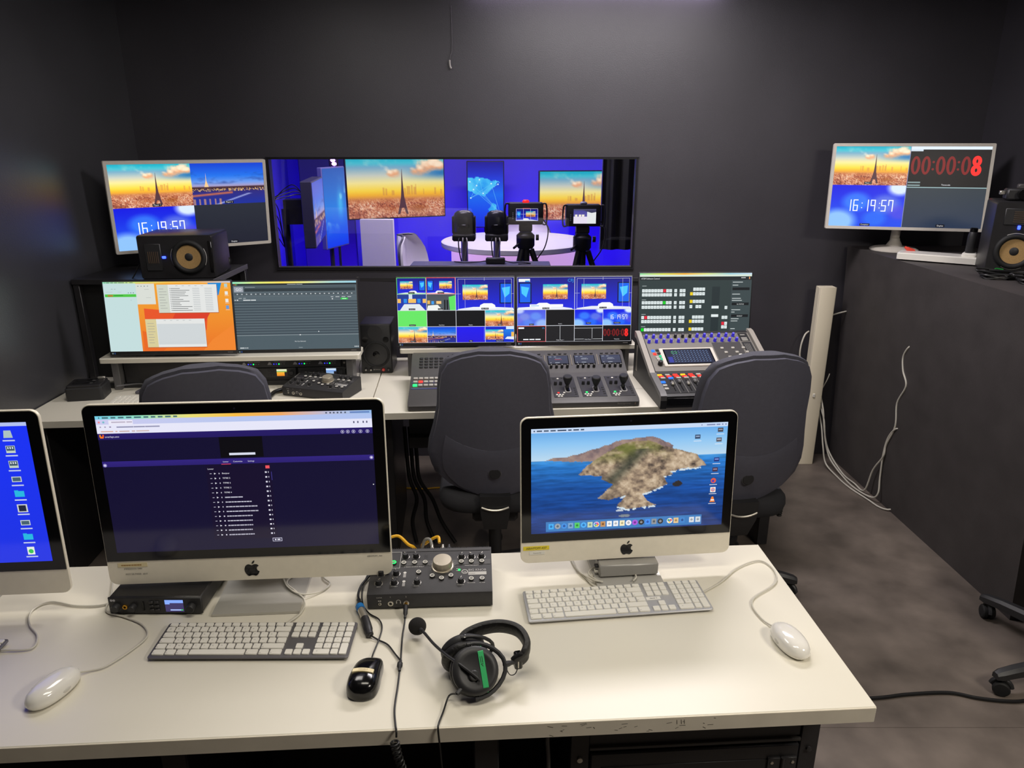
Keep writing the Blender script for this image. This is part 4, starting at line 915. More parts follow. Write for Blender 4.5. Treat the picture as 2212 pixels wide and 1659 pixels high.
# ================================================================ monitor controllers
def monitor_controller(label, loc, rz, lit=True):
    t_ = thing('monitor_controller', label, 'audio controller', loc, rz); Wd = .289; a = math.atan2(.023, .149)
    b = B(); b.prismX([(.003, .002), (0, .005), (-.002, .036), (.0, .041), (.006, .0435), (.155, .066), (.16, .062), (.16, .002)], -Wd/2, Wd/2); b.obj('chassis', DEV, t_)
    m = Matrix.Translation((0, .006, .0437)) @ Matrix.Rotation(a, 4, 'X')     # local x, y up the slope, z out
    P = lambda u, v: ((u-.5)*Wd, v*.149)
    cv = Cv(Wd, .149); H = cv.H; X = lambda u: u*1000; Y = lambda v: H*(1-v); wt = (205, 203, 198)
    cv.rect(X(.24), Y(.70), X(.99), Y(.58), (74, 73, 73), .5); cv.rect(X(.24), Y(.985), X(.99), Y(.93), (58, 57, 58), .5)
    cv.frame(X(.02), Y(.93), X(.235), Y(.53), 3, wt, 1)
    cv.text(X(.27), Y(.545), '2-TRACK SOURCE SELECT', 10, wt); cv.text(X(.775), Y(.545), 'MONITOR SELECT', 10, wt)
    cv.text(X(.805), Y(.425), 'BIG KNOB', 24, (170, 168, 166), 'l', 1, .93); cv.rect(X(.805), Y(.405), X(.955), Y(.33), (178, 176, 172), 1); cv.text(X(.81), Y(.352), 'STUDIO', 10, (60, 60, 60), 'l', 2)
    cv.disc(X(.776), Y(.41), 26, wt, 1, 24); cv.disc(X(.776), Y(.41), 21, (52, 51, 52), 1.5, 24); cv.text(X(.776), Y(.375), 'M', 20, wt, 'c', 2)
    for u, v, s_ in ((.085, .10, 'INPUT'), (.21, .10, 'PHONES 2'), (.21, .315, 'PHONES 1'), (.39, .10, 'SPEAKER'), (.745, .10, 'TALKBACK'), (.83, .14, 'TO PHONES'), (.918, .14, 'TO TAPE'), (.59, .385, 'MONITOR')): cv.text(X(u), Y(v), s_, 8, wt, 'c')
    for k in range(9):
        cv.rect(X(.435+.011*(k % 3)), Y(.84-.03*(k//3)), X(.438+.011*(k % 3)), Y(.825-.03*(k//3)), (20, 20, 20), 1)
    for v in (.42, .22): cv.disc(X(.283), Y(v), 13, wt, 1, 14); cv.rect(X(.272), Y(v-.03), X(.294), Y(v-.11), (150, 148, 146), 1)
    cv.rect(X(.705), Y(.485), X(.722), Y(.477), wt, 1); cv.rect(X(.705), Y(.44), X(.722), Y(.432), wt, 1)
    for k in range(21):
        an = math.radians(-140+14*k); x_, y_ = X(.59)+105*math.sin(an), Y(.555)-105*math.cos(an); cv.disc(x_, y_, 2.4, (150, 148, 146), 1, 6)
    cv.obj('panel_lettering', PRINT, t_, m @ panel_m((0, .0745, .0003), PI/2))
    kp = [(.746, .76), (.83, .76), (.915, .76), (.272, .80), (.36, .80), (.09, .395), (.08, .185), (.212, .395), (.205, .185), (.39, .185), (.745, .185)]
    for i, (u, v) in enumerate(kp):
        x, y = P(u, v); k = B(m).lathe([(.0068, 0), (.0066, .008), (.006, .0115), (.0, .012)], (x, y, 0), n=18).obj('knob', BLK, t_)
        B(m @ Matrix.Translation((x, y, .0115)) @ Matrix.Rotation(random.uniform(-.9, .9), 4, 'Z')).box((0, .003, .0004), (.0013, .006, .0012)).obj('pointer', SILV, k)
        pts = [(x+.0095*math.sin(q), y+.0095*math.cos(q), .0004) for q in [-2.3+4.6*j/12 for j in range(13)]]
        B(m).tube(pts, .0004, 4, raw=True).obj('scale_arc', SILV, k)
    x, y = P(.59, .555)
    bk = B(m).lathe([(.0255, 0), (.0255, .002), (.0236, .0025), (.0232, .018), (.0215, .0205), (.0, .021)], (x, y, 0), n=40).obj('main_knob', CHAMP, t_, label='large champagne volume knob')
    B(m).ring((x, y, .001), (0, 0, 1), .027, .0006, 40, 6).obj('knob_ring', SILV, bk); B(m).ball((x-.012, y-.012, .0205), (.0014, .0014, .0006), 8, 5).obj('index_dot', SILV, bk)
    bp = [(.746, .635), (.83, .635), (.918, .635), (.51, .315), (.587, .255), (.663, .31), (.265, .64), (.355, .64), (.443, .64), (.396, .41), (.83, .225), (.918, .225), (.182, .65)]
    for i, (u, v) in enumerate(bp):
        x, y = P(u, v); g = i == 12 and lit
        bt = B(m).lathe([(.0062, 0), (.006, .0035), (.005, .0045), (0, .0045)], (x, y, 0), n=18).obj('button', BLK, t_)
        B(m).ring((x, y, .0042), (0, 0, 1), .0047, .0011, 20, 6).obj('button_ring', LED_G if g else WPL, bt)
        B(m).box((x, y, .0046), (.005, .0012, .0006)).obj('button_mark', WPL, bt)
    x, y = P(.73, .455); B(m).lathe([(.003, 0), (.003, .001), (0, .0018)], (x, y, 0), n=10).obj('status_led', LED_G if lit else BLKGLOSS, t_)
    # front face jacks
    f = Cv(Wd, .036); f.text(98, 20, 'GUITAR', 9, wt, 'c'); f.text(184, 18, '1', 13, wt, 'c'); f.text(310, 18, '2', 13, wt, 'c')
    for k in range(12):
        an = PI*k/11; f.disc(248+17*math.cos(an), 62-20*math.sin(an), 3, wt, 1, 6)
    f.rect(229, 60, 236, 76, wt, 1); f.rect(260, 60, 267, 76, wt, 1); f.disc(92, 48, 6, wt, 1, 8); f.disc(106, 48, 6, wt, 1, 8)
    f.obj('front_lettering', PRINT, t_, panel_m((0, -.0018, .0205), -.06))
    for u, r in ((.10, .0035), (.185, .0065), (.31, .0065)):
        j = B().lathe([(r, 0), (r, .003), (r*.55, .0035), (r*.5, 0)], ((u-.5)*Wd, 0, .017), (0, -1, 0), 16).obj('jack', SILV, t_)
        B().lathe([(r*.5, 0), (0, .001)], ((u-.5)*Wd, -.0005, .017), (0, -1, 0), 12).obj('jack_hole', BLKGLOSS, j)
    b = B()
    for k in range(60): b.box((-Wd/2+.006+k*.0047, .1605, .063), (.0018, .002, .003))
    o = b.obj('vent_teeth', DEV, t_); o['kind'] = 'stuff'
    for x in (-.13, .13):
        for y in (.02, .14): B().cyl((x, y, 0), (x, y, .003), .008, n=12).obj('rubber_foot', RUB, t_)
    return t_
mc = monitor_controller('black monitor controller with a champagne volume knob, on the front desk', (-.1895, 1.455, DZ), .048)
for i, (x, c) in enumerate(((-.005, SILV), (.022, SILV), (.038, BLK))):
    b = B(); b.cyl((x, .16, .045), (x, .185, .047), .006).cyl((x, .185, .047), (x, .197, .05), .0045, .003); b.obj('rear_plug', c, mc)
tag(B().tube(toloc(mc, [])+[(-.205, 1.652, .783), (-.212, 1.668, .792), (-.225, 1.672, .788), (-.235, 1.69, .755), (-.25, 1.72, .70), (-.27, 1.76, .6)], .004, 8).obj('grey_cable', mat('grey_cord', (120, 118, 112), .5)), 'grey audio cable arching behind the front monitor controller', 'cable')
tag(B().tube([(-.186, 1.655, .790), (-.19, 1.672, .797), (-.205, 1.676, .790), (-.225, 1.685, .770), (-.24, 1.72, .74), (-.25, 1.80, .62), (-.26, 1.84, .4)], .0038, 8).obj('yellow_cable', CORDY), 'short yellow cable plugged into the back of the front monitor controller', 'cable')
tag(B().tube([(-.33, 1.70, .775), (-.30, 1.71, .778), (-.272, 1.69, .765), (-.255, 1.70, .745), (-.245, 1.76, .66), (-.24, 1.8, .5)], .004, 8).obj('yellow_cable', CORDY), 'yellow cable dropping behind the large computer right edge', 'cable')
# audio interface under the large computer
ai = thing('audio_interface', 'black half-rack audio interface with a lit screen under the large computer', 'audio interface', (-.8145, 1.435, DZ), 0)
B().box((0, .075, .024), (.211, .150, .042), .003).obj('chassis', BLKMETAL, ai)
for x in (-.09, .09):
    for y in (.02, .13): B().cyl((x, y, 0), (x, y, .004), .008, n=12).obj('rubber_foot', RUB, ai)
fp = B().box((0, -.002, .024), (.213, .005, .043), .002).obj('front_plate', BLK, ai)
def face_knob(parent, x, z, r, l, m_=BLK, y=-.0045): return B().lathe([(r*1.05, 0), (r, l*.8), (r*.85, l), (0, l)], (x, y, z), (0, -1, 0), 18).obj('knob', m_, parent)
for x, r in ((-.088, .009), (-.050, .008), (.083, .010)): face_knob(ai, x, .022, r, .013)
B().lathe([(.006, 0), (.006, .002), (.003, .0025), (.003, 0)], (-.069, -.0045, .021), (0, -1, 0), 14).obj('headphone_jack', GOLD, ai)
for r in range(3):
    for k in range(2): B().box((-.008+.013*k, -.006, .034-.010*r), (.010, .004, .006), .001).obj('button', DEV, ai)
B().box((-.026, -.0055, .024), (.0025, .003, .022)).obj('level_meter', BLKGLOSS, ai)
cv = Cv(.042, .031, .9); cv.rect(0, 0, 1000, cv.H, (60, 52, 96), 1); cv.rect(0, 0, 1000, 190, (130, 165, 245), 2); cv.rect(0, 190, 260, 270, (130, 165, 245), 2); cv.rect(260, 590, 840, 660, (170, 190, 245), 2); cv.rect(850, 590, 940, 660, (60, 220, 90), 2)
cv.obj('screen_image', SCREEN, ai, panel_m((.044, -.0048, .024)))
cv = Cv(.02, .006); cv.disc(300, 150, 150, (190, 190, 195), 1); cv.disc(600, 150, 150, (190, 190, 195), 1); cv.obj('lettering', PRINT, ai, panel_m((-.094, -.0048, .038)))
# external drive behind the smaller computer's foot
ed = thing('external_drive', 'grey metal external drive resting on the smaller computer foot', 'drive', (.287, 1.592, DZ+.0085), .1018)
B().box((0, .006, .018), (.148, .052, .032), .003).obj('case', mat('grey_drive_metal', (158, 156, 152), .4, metal=.2), ed)
for k in range(2): B().box((-.078, .0, .010+.014*k), (.010, .012, .006), .001).obj('plug', BLK if k else WPL, ed)

# ================================================================ headset
hs = thing('headset', 'black over-ear headset with a boom microphone and green tape', 'headset', (-.073, 1.178, DZ), 0)
def HL(p): return tuple(toloc(hs, [p])[0])
C1 = Vector((-.073, 1.183, .7845)); n1 = Vector((.22, -.72, .62)).normalized(); C2 = Vector((-.098, 1.243, .779)); n2 = Vector((-.25, .90, .30)).normalized()
for i, (Cc, nn) in enumerate(((C1, n1), (C2, n2))):
    m = Matrix.Translation(HL(Cc)) @ frame_to(nn)
    cu = B(m).lathe([(.043, .0), (.0455, .004), (.0455, .011), (.041, .016), (.033, .0175), (.031, .0165), (.0, .0165)], (0, 0, 0), (0, -1, 0), 40).obj('ear_cup', BLK, hs)
    B(m).ring((0, .010, 0), (0, 1, 0), .0365, .0115, 40, 12).obj('ear_cushion', LEATH, hs)
    B(m).lathe([(.034, .004), (.030, .006), (0, .006)], (0, 0, 0), (0, 1, 0), 30).obj('ear_cloth', FOAM, hs)
    ya = [math.radians(98-196*k/14) for k in range(15)]
    yk = B(m); pp = [(.0545*math.cos(a)*(1+.14*max(0, math.cos(a))**3), -.002, .0505*math.sin(a)) for a in ya]
    if i == 0: yk.tube(pp, .0046, 8, raw=True)
    else: yk.tube([(-x, y, z) for x, y, z in pp], .0036, 8, raw=True)
    yk.obj('yoke', BLK, hs)
    for s_ in (-1, 1): B(m).lathe([(.004, 0), (.004, .007), (0, .008)], (0, -.002, s_*.0455), (0, 0, s_), 10).obj('pivot', BLKGLOSS, hs)
m = Matrix.Translation(HL(C1)) @ frame_to(n1)
gt = B(m); gt.loft([[(.014+x+.004*(z/.04)**2*0, y, z) for x, y in ((-.0055, -.0180), (.0055, -.0176), (.0055, -.0150), (-.0055, -.0155))] if abs(z) < .034 else [(.014+x, y+.009, z) for x, y in ((-.005, -.0180), (.005, -.0176), (.005, -.0150), (-.005, -.0155))] for z in (-.043, -.033, .033, .0425)])
g_ = gt.obj('green_label', GREENT, hs)
cv = Cv(.010, .030); cv.rect(200, 300, 320, 1500, (10, 60, 34), 1); cv.rect(560, 300, 680, 1500, (10, 60, 34), 1); cv.poly([(200, 1700), (320, 1700), (700, 2200), (560, 2200)], (10, 60, 34), 1); cv.rect(200, 1650, 700, 1760, (10, 60, 34), 1)
cv.obj('label_marks', PRINT, g_, m @ panel_m((.014, -.0182, .012)))
B(m).lathe([(.010, 0), (.010, .004), (.008, .006), (0, .006)], (-.006, -.0165, -.008), (0, -1, 0), 20).obj('boom_hub', BLK, hs)
hub = Vector(m @ Vector((-.006, -.024, -.008)))
boom = [hub+Vector((.010, -.002, -.010)), hub] + [Vector(HL(p)) for p in ((-.100, 1.172, .808), (-.130, 1.210, .800), (-.160, 1.262, .785), (-.186, 1.316, .771), (-.196, 1.332, .768))]
B().tube(boom, .0030, 8, 6).obj('microphone_boom', BLK, hs)
B().ball(HL((-.206, 1.350, .7635)), (.0195, .0195, .0185), 24, 16).obj('microphone_foam', FOAM, hs)
B().tube([HL((-.192, 1.326, .768)), HL((-.199, 1.338, .766))], .0048, 10, 2).obj('microphone_collar', BLK, hs)
# cable strain relief and lead
cb0 = m @ Vector((-.032, -.010, -.026)); cb1 = m @ Vector((-.043, -.014, -.034))
B().tube([cb0, cb1], .0042, 10, 2).obj('strain_relief', BLK, hs)
B().tube([cb1, HL((-.122, 1.160, .745)), HL((-.1305, 1.125, .738)), HL((-.136, 1.097, .738)), HL((-.1365, 1.086, .734)), HL((-.134, 1.082, .700)), HL((-.128, 1.085, .60)), HL((-.11, 1.09, .45))], .0018, 8).obj('cable', CORDB, hs)
# headband
def strap(b, pts, w_, t_, up, sub=8):
    P = smooth_path(pts, sub); up = Vector(up).normalized(); rings = []
    for i, p in enumerate(P):
        d = (P[min(i+1, len(P)-1)]-P[max(i-1, 0)]).normalized(); s_ = (up-d*up.dot(d)).normalized(); o_ = d.cross(s_)
        rings.append([p+s_*w_/2*math.copysign(abs(math.cos(a))**.6, math.cos(a))+o_*t_/2*math.copysign(abs(math.sin(a))**.8, math.sin(a)) for a in [2*PI*k/14 for k in range(14)]])
    b.loft(rings); return b
bp = [HL(p) for p in ((.010, 1.226, .772), (.025, 1.228, .788), (.029, 1.246, .802), (.012, 1.270, .812), (-.022, 1.285, .812), (-.060, 1.287, .805), (-.092, 1.279, .795), (-.106, 1.268, .786))]
hb = strap(B(), bp, .040, .016, (0, -.40, .92)).obj('headband', LEATH, hs)
PP = smooth_path(bp, 8); b = B()
for i in range(6, len(PP)-4, 2):
    d = (PP[i+1]-PP[i-1]).normalized(); b.ring(PP[i], d, .0105, .0008, 12, 4)
for p in ((.012, 1.225, .776),):
    sm = Matrix.Translation(HL(p)) @ Matrix.Rotation(.25, 4, 'Z')
    sl = B(sm).box((0, 0, 0), (.016, .018, .036), .003).obj('slider', BLKGLOSS, hs)
    B(sm).box((-.0015, -.0095, 0), (.002, .001, .024)).obj('slider_scale', SILV, sl)
yr = m @ Vector((.0605, -.002, .0))
B().tube([yr, (Vector(yr)+Vector(HL((.010, 1.222, .776))))/2, HL((.012, 1.222, .776))], [.006, .0045, .0045], 8, 3).obj('yoke_arm', BLK, hs)
m2 = Matrix.Translation(HL(C2)) @ frame_to(n2)
B().tube([m2 @ Vector((-.0605, -.002, 0)), HL((-.106, 1.268, .786))], .0045, 8, 3).obj('yoke_arm', BLK, hs)
B().tube([HL((.012, 1.220, .762)), HL((.006, 1.213, .752)), HL((-.005, 1.208, .755)), yr], .0010, 6).obj('bridge_wire', CORDB, hs)

# ================================================================ headset adapter lead: plug, splitter, coil
al = thing('headset_lead', 'black coiled headset lead with a jack plug and cable splitter', 'cable', (-.231, 1.252, DZ))
LL = lambda pts: toloc(al, pts)
jx = (-.2445, 1.4475, .7525)
B().tube(LL([jx, (-.2443, 1.440, .7525)]), .0042, 10, 2).obj('plug_tip', GOLD, al)
B().tube(LL([(-.2443, 1.440, .7525), (-.243, 1.425, .747), (-.242, 1.408, .742)]), [.0058, .0052, .003], 10, 4).obj('plug_sleeve', BLK, al)
B().tube(LL([(-.242, 1.41, .742), (-.241, 1.39, .738), (-.240, 1.357, .738), (-.236, 1.31, .738), (-.231, 1.265, .740)]), .0018, 8).obj('lead', CORDB, al)
B().tube(LL([(-.2315, 1.268, .740), (-.231, 1.252, .742), (-.2295, 1.236, .740)]), [.0030, .0060, .0030], 10, 4).obj('splitter', BLK, al)
B().tube(LL([(-.2295, 1.238, .739), (-.227, 1.198, .738), (-.224, 1.135, .738), (-.2165, 1.095, .738), (-.213, 1.082, .735), (-.2125, 1.076, .725)]), .0019, 8).obj('lead', CORDB, al)
co = []
ax = smooth_path([(-.2145, 1.068, .722), (-.208, 1.062, .690), (-.196, 1.066, .640), (-.176, 1.085, .580), (-.15, 1.11, .50)], 40)
for i, p in enumerate(ax):
    a = i*2*PI/9.0; d = (ax[min(i+1, len(ax)-1)]-ax[max(i-1, 0)]).normalized(); u_ = d.orthogonal().normalized(); v_ = d.cross(u_)
    co.append(p+.0072*(math.cos(a)*u_+math.sin(a)*v_))
B().tube(LL(co), .0022, 6, raw=True).obj('coil', CORDB, al)
xl = thing('connector_pair', 'black cable connectors joined with blue tape, left of the monitor controller', 'connector', (-.338, 1.41, DZ))
XL = lambda pts: toloc(xl, pts)
B().tube(XL([(-.345, 1.432, .7465), (-.3365, 1.414, .7465), (-.329, 1.396, .7465)]), .0088, 14, 4).obj('connector_shell', SILV, xl)
B().tube(XL([(-.352, 1.447, .7465), (-.346, 1.434, .7465)]), .0098, 14, 3).obj('blue_band', BLUET, xl)
B().tube(XL([(-.360, 1.475, .744), (-.352, 1.450, .7465)]), [.005, .006, .008], 12, 3).obj('cable_boot', BLK, xl)
B().tube(XL([(-.331, 1.400, .7465), (-.322, 1.378, .7455), (-.312, 1.352, .743), (-.309, 1.346, .7415)]), [.0098, .0100, .0085, .0055], 14, 6).obj('connector_body', BLK, xl)
B().tube(XL([(-.310, 1.349, .7415), (-.290, 1.337, .738), (-.267, 1.321, .738), (-.246, 1.290, .738), (-.234, 1.272, .739)]), .0018, 8).obj('cable', CORDB, xl)
B().tube(XL([(-.358, 1.472, .744), (-.366, 1.50, .742), (-.366, 1.54, .741), (-.352, 1.59, .741), (-.34, 1.66, .741)]), .0028, 8).obj('cable', CORDB, xl)
# grey lead hanging under the desk
tag(B().tube([(.075, 1.22, .694), (.078, 1.22, .62), (.074, 1.222, .58), (.077, 1.22, .50), (.07, 1.23, .3), (.09, 1.26, .01)], .0045, 8).obj('hanging_lead', mat('grey_lead', (96, 94, 92), .5)), 'grey lead hanging under the front desk left of the rack cabinet', 'cable')
# ================================================================ rear desks
def poly_desk(name, label, loc, rz, corners, z1, th, legs, tray=None):
    t_ = thing(name, label, 'desk', loc, rz)
    pts = [(p.x, p.y) for p in toloc(t_, [(x, y, 0) for x, y in corners])]
    B().prismZ(pts, z1-th, z1, .0012).obj('desk_top', WHITE, t_, ang=20)
    for x, y, w_, d_ in legs:
        p = toloc(t_, [(x, y, 0)])[0]
        B().box((p.x, p.y, (z1-th)/2), (w_, d_, z1-th-.002), .003).obj('leg', BLKMETAL, t_)
    if tray: tray(t_)
    return t_
yf = lambda x: 2.783+.07*x
d1 = poly_desk('rear_desk', 'white rear desk in the left corner under the orange and dark monitors', (-1.25, yf(-1.25), 0), .07, [(-1.934, yf(-1.934)), (-.578, yf(-.578)), (-.64, yf(-.578)+.88), (-1.934, yf(-1.934)+.95)], DZ, .028, [(-1.89, 2.95, .05, .5), (-.66, 3.12, .05, .6)],
    lambda t_: B().box((0, .5, .45), (1.15, .02, .5), .002).obj('modesty_panel', BLK, t_))
def tray2(t_):
    B().box((.0, .24, .548), (1.5, .10, .004), .001).obj('cable_tray', BLKMETAL, t_); B().box((.0, .19, .525), (1.5, .004, .05), .001).obj('tray_lip', BLKMETAL, t_)
    B().box((0, .235, .64), (1.5, .004, .19), .001).obj('tray_back', BLK, t_)
d2 = poly_desk('rear_desk', 'white rear desk under the multiview monitors and control panels', (.315, yf(.315), 0), .07, [(-.574, yf(-.574)), (1.20, yf(1.20)), (1.145, yf(1.2)+.80), (-.63, yf(-.574)+.80)], DZ, .028, [(-.55, 3.15, .05, .55), (1.13, 3.28, .05, .6), (.30, 3.50, .06, .06)], tray2)
# risers
def riser(label, loc, rz, w_, d_, z1, th=.021):
    t_ = thing('monitor_riser', label, 'shelf', (loc[0], loc[1], DZ), rz); h = z1-DZ
    pts = rrect(w_, d_, .012, 4, 0, d_/2)
    B().prismZ(pts, h-th, h, .003).obj('shelf_board', WHITE, t_)
    for s_ in (-1, 1): B().box((s_*(w_/2-.05), d_*.55, (h-th)/2), (.03, d_*.7, h-th-.001), .002).obj('side_panel', DEV3, t_)
    return t_
r1 = riser('long white monitor riser on the left rear desk', (-1.218, 3.042), .063, 1.105, .138, .885)
r2 = riser('white monitor riser under the two multiview monitors', (.036, 3.268), .080, 1.10, .24, .868)
# equipment rack under the left riser with devices
er = thing('equipment_rack', 'black low equipment rack under the left monitor riser', 'rack', (-1.218, 3.066, DZ), .063)
B().box((0, .068, .062), (.96, .07, .118), .002).obj('enclosure', BLKMETAL, er)
B().box((-.2, .034, .012), (.9, .012, .022), .002).obj('bottom_rail', BLK, er)
for x in (.475,):
    rl = B().box((x, .034, .064), (.022, .012, .112), .001).obj('rack_rail', DEV, er)
    for z in (.02, .045, .075, .1): B().lathe([(.0045, 0), (.0045, .004), (0, .005)], (x, .028, z), (0, -1, 0), 10).obj('screw', SILV, rl)
ru = thing('rack_unit', 'thin black rack unit with a row of tiny blue and green lamps', 'rack unit', (-.99, 3.112, DZ+.086), .063)
B().box((.0, -.004, .017), (.46, .02, .034), .001).obj('front_plate', BLK, ru)
cv = Cv(.46, .034, 1)
for k in range(4):
    x = 90+k*240
    cv.poly([(x-22, 48), (x+22, 48), (x+8, 22), (x-8, 22)], (150, 150, 155), 1); cv.rect(x+40, 18, x+85, 21, (150, 150, 155), 1); cv.rect(x+92, 18, x+150, 21, (150, 150, 155), 1); cv.rect(x+95, 38, x+118, 41, (150, 150, 155), 1); cv.rect(x+130, 38, x+142, 41, (150, 150, 155), 1)
cv.obj('front_lettering', PRINT, ru, panel_m((0, -.0142, .017)))
for k in range(4):
    x = -.23+(90+k*240)*.00046
    for j, mm in enumerate((mat('small_blue_lamp', (0, 0, 60), .4, emit=(60, 70, 255), estr=1.2), mat('small_blue_lamp2', (0, 0, 60), .4, emit=(50, 50, 240), estr=1), LED_G)): B().box((x+.018+.011*j, -.0145, .0155), (.005, .003, .005), .001).obj('lamp', mm, ru)
for i, (x, c, lb) in enumerate(((-1.06, 0, 'black audio interface with a yellow picture on its small screen'), (-.845, 1, 'black audio interface with a blue picture on its small screen'))):
    a2 = thing('audio_interface', lb, 'audio interface', (x, 3.108+.063*(x+.99), DZ+.040), .063)
    B().box((0, -.003, .022), (.205, .022, .044), .002).obj('chassis', BLK, a2)
    for kx, r in ((-.085, .009), (-.055, .008), (.085, .010)): face_knob(a2, kx, .022, r, .011, BLK, -.014)
    for r in range(3):
        for k in range(2): B().box((-.012+.014*k, -.0145, .034-.011*r), (.011, .003, .006), .001).obj('button', DEV, a2)
    cv = Cv(.044, .033, .9)
    if c: cv.grad(0, 0, 1000, 700, (60, 130, 225), (170, 190, 200), 1); cv.rect(0, 0, 1000, 190, (200, 220, 240), 2)
    else: cv.grad(0, 0, 1000, 700, (240, 200, 60), (230, 130, 30), 1); cv.rect(0, 0, 1000, 190, (220, 226, 190), 2); cv.rect(0, 190, 1000, 300, (130, 170, 80), 2)
    cv.rect(760, 300, 1000, 700, (30, 26, 30), 3); cv.obj('screen_image', SCREEN, a2, panel_m((.042, -.0145, .022)))
for s_ in (-1, 1):
    rr = thing('rack_rails', 'black rack rails with thumb screws at the %s end of the multiview riser' % ('left' if s_ < 0 else 'right'), 'rack rail', (.036+s_*.475, 3.268+.080*s_*.475, DZ), .080)
    B().box((0, .015, .055), (.040, .012, .11), .001).obj('rail', BLK, rr); B().box((s_*.030, .024, .055), (.02, .03, .11), .002).obj('bracket', DEV2, rr)
    for k in range(6): B().lathe([(.007, 0), (.007, .006), (.005, .009), (0, .009)], (0, .009, .012+.018*k), (0, -1, 0), 12).obj('thumb_screw', BLKGLOSS, rr)

# ================================================================ flat monitors on the risers
def monitor(label, c, yaw, tilt, z0, paint, gain=.95, w_=.527, h_=.296):
    t_ = thing('flat_monitor', label, 'monitor', (c[0], c[1], z0), yaw)
    m = panel_m((0, 0, c[2]-z0), tilt); bz = .005; bb = .017
    out = [(x, z-(bb-bz)/2) for x, z in rrect(w_+2*bz, h_+bz+bb, .004, 2)]
    B(m).prismY(out, .0015, .014, .001).obj('casing', BLK, t_)
    B(m).loft([[(x*k, y, z*k) for x, z in rrect(w_*.7, h_*.6, .02, 4)] for k, y in ((1, .013), (.95, .034), (.8, .040))]).obj('rear_housing', BLK, t_)
    cv = Cv(w_, h_, gain); paint(cv); cv.obj('screen_image', SCREEN, t_, m @ Matrix.Translation((0, .0012, 0)))
    s_ = Cv(w_, bb); s_.disc(14, 16, 7, (150, 180, 190), 1); s_.rect(26, 9, 36, 23, (50, 90, 170), 1); s_.rect(932, 13, 974, 18, (120, 118, 116), 1)
    s_.obj('bezel_marks', PRINT, t_, m @ Matrix.Translation((0, .0012, -h_/2-bb/2)))
    B().box((0, .058, (c[2]-z0)/2), (.05, .014, c[2]-z0-.01), .003).obj('neck', BLK, t_)
    B().prismZ(rrect(.20, .10, .02, 4, 0, .06), 0, .008, .002).obj('foot', BLK, t_)
    return t_
def window_(cv, x0, y0, x1, y1, side, sidec, rows, L):
    cv.rect(x0+3, y0+5, x1+3, y1+5, (190, 90, 40), L-.3); cv.rect(x0, y0, x1, y1, (236, 238, 236), L); cv.rect(x0, y0, x0+side, y1, sidec, L+.3)
    for i in range(rows):
        y = y0+30+i*(y1-y0-36)/max(1, rows)
        cv.rect(x0+side+20, y, x0+side+150*random.uniform(.5, 1.2), y+4, (90, 94, 96), L+.6); cv.disc(x0+side+14, y+2, 3, (60, 64, 70), L+.6, 6)
        cv.rect(x0+side+190, y, x0+side+245, y+3, (170, 176, 180), L+.6); cv.rect(x0+side+285, y, x0+side+345, y+3, (170, 176, 180), L+.6)
    for i in range(8): cv.rect(x0+14, y0+34+i*(y1-y0-50)/8, x0+14+random.uniform(.4, .7)*side, y0+37+i*(y1-y0-50)/8, (150, 152, 150), L+.6)
    for i in range(5): cv.rect(x0+side+60+i*50, y0+10, x0+side+78+i*50, y0+13, (170, 174, 176), L+.6)
def scr_orange(cv):
    H = cv.H; cv.grad(0, 0, 1000, H, (252, 172, 52), (244, 120, 40), 1)
    cv.poly([(300, H*.38), (800, H*.47), (780, H*.7), (300, H*.62)], (240, 90, 44), 1.3); cv.poly([(560, H*.4), (830, H*.42), (700, H*.8), (420, H*.84)], (226, 66, 44), 1.5); cv.poly([(1000, H*.62), (1000, H), (740, H), (820, H*.84)], (250, 140, 50), 1.6); cv.poly([(270, H*.7), (500, H*.86), (420, H), (270, H)], (240, 110, 40), 1.6)
    cv.poly([(820, 12), (930, 12), (900, 110), (840, 140)], (30, 140, 220), 1.7)
    cv.hgrad(0, 0, 1000, 13, [(150, 226, 190), (214, 232, 130), (250, 200, 90), (250, 190, 110), (200, 206, 220)], 2)
    for i, x in enumerate((16, 30, 62, 92, 122, 180, 210)): cv.rect(x, 4, x+[5, 22, 20, 22, 46, 14, 26][i], 9, (90, 120, 110), 3)
    cv.rect(0, 13, 255, H, (204, 230, 230), 2); cv.rect(8, 98, 252, 120, (84, 206, 72), 3); cv.rect(30, 103, 70, 115, (200, 120, 60), 4); cv.rect(78, 106, 150, 110, (40, 130, 50), 4)
    bars(cv, 60, 60, (14, 12), 5, (170, 190, 190), 10, 3); bars(cv, 190, 90, (6, 8, 8), 6, (90, 110, 110), 12, 3); bars(cv, 20, 82, (50, 0, 30), 3, (190, 205, 200), 20, 3); cv.disc(208, 146, 2, (80, 90, 90), 3, 6)
    cv.rect(255, 16, 400, 180, (226, 230, 222), 2.2); bars(cv, 268, 38, (10, 8, 10, 8), 6, (130, 140, 150), 16, 3); bars(cv, 320, 62, (36,), 3, (180, 184, 180)); bars(cv, 326, 128, (40,), 3, (190, 194, 190))
    window_(cv, 418, 24, 888, 250, 88, (214, 220, 206), 13, 4)
    window_(cv, 300, 300, 770, 530, 86, (224, 212, 160), 0, 4)
    for i in range(8): cv.rect(390, 340+i*24, 766, 341, (214, 220, 222), 5)
    for y, c in ((34, (180, 214, 216)), (96, (240, 240, 236)), (156, (240, 240, 236)), (210, (110, 160, 220))): cv.rect(950, y-14, 974, y+14, c, 3); cv.rect(946, y+20, 980, y+23, (250, 220, 190), 3)
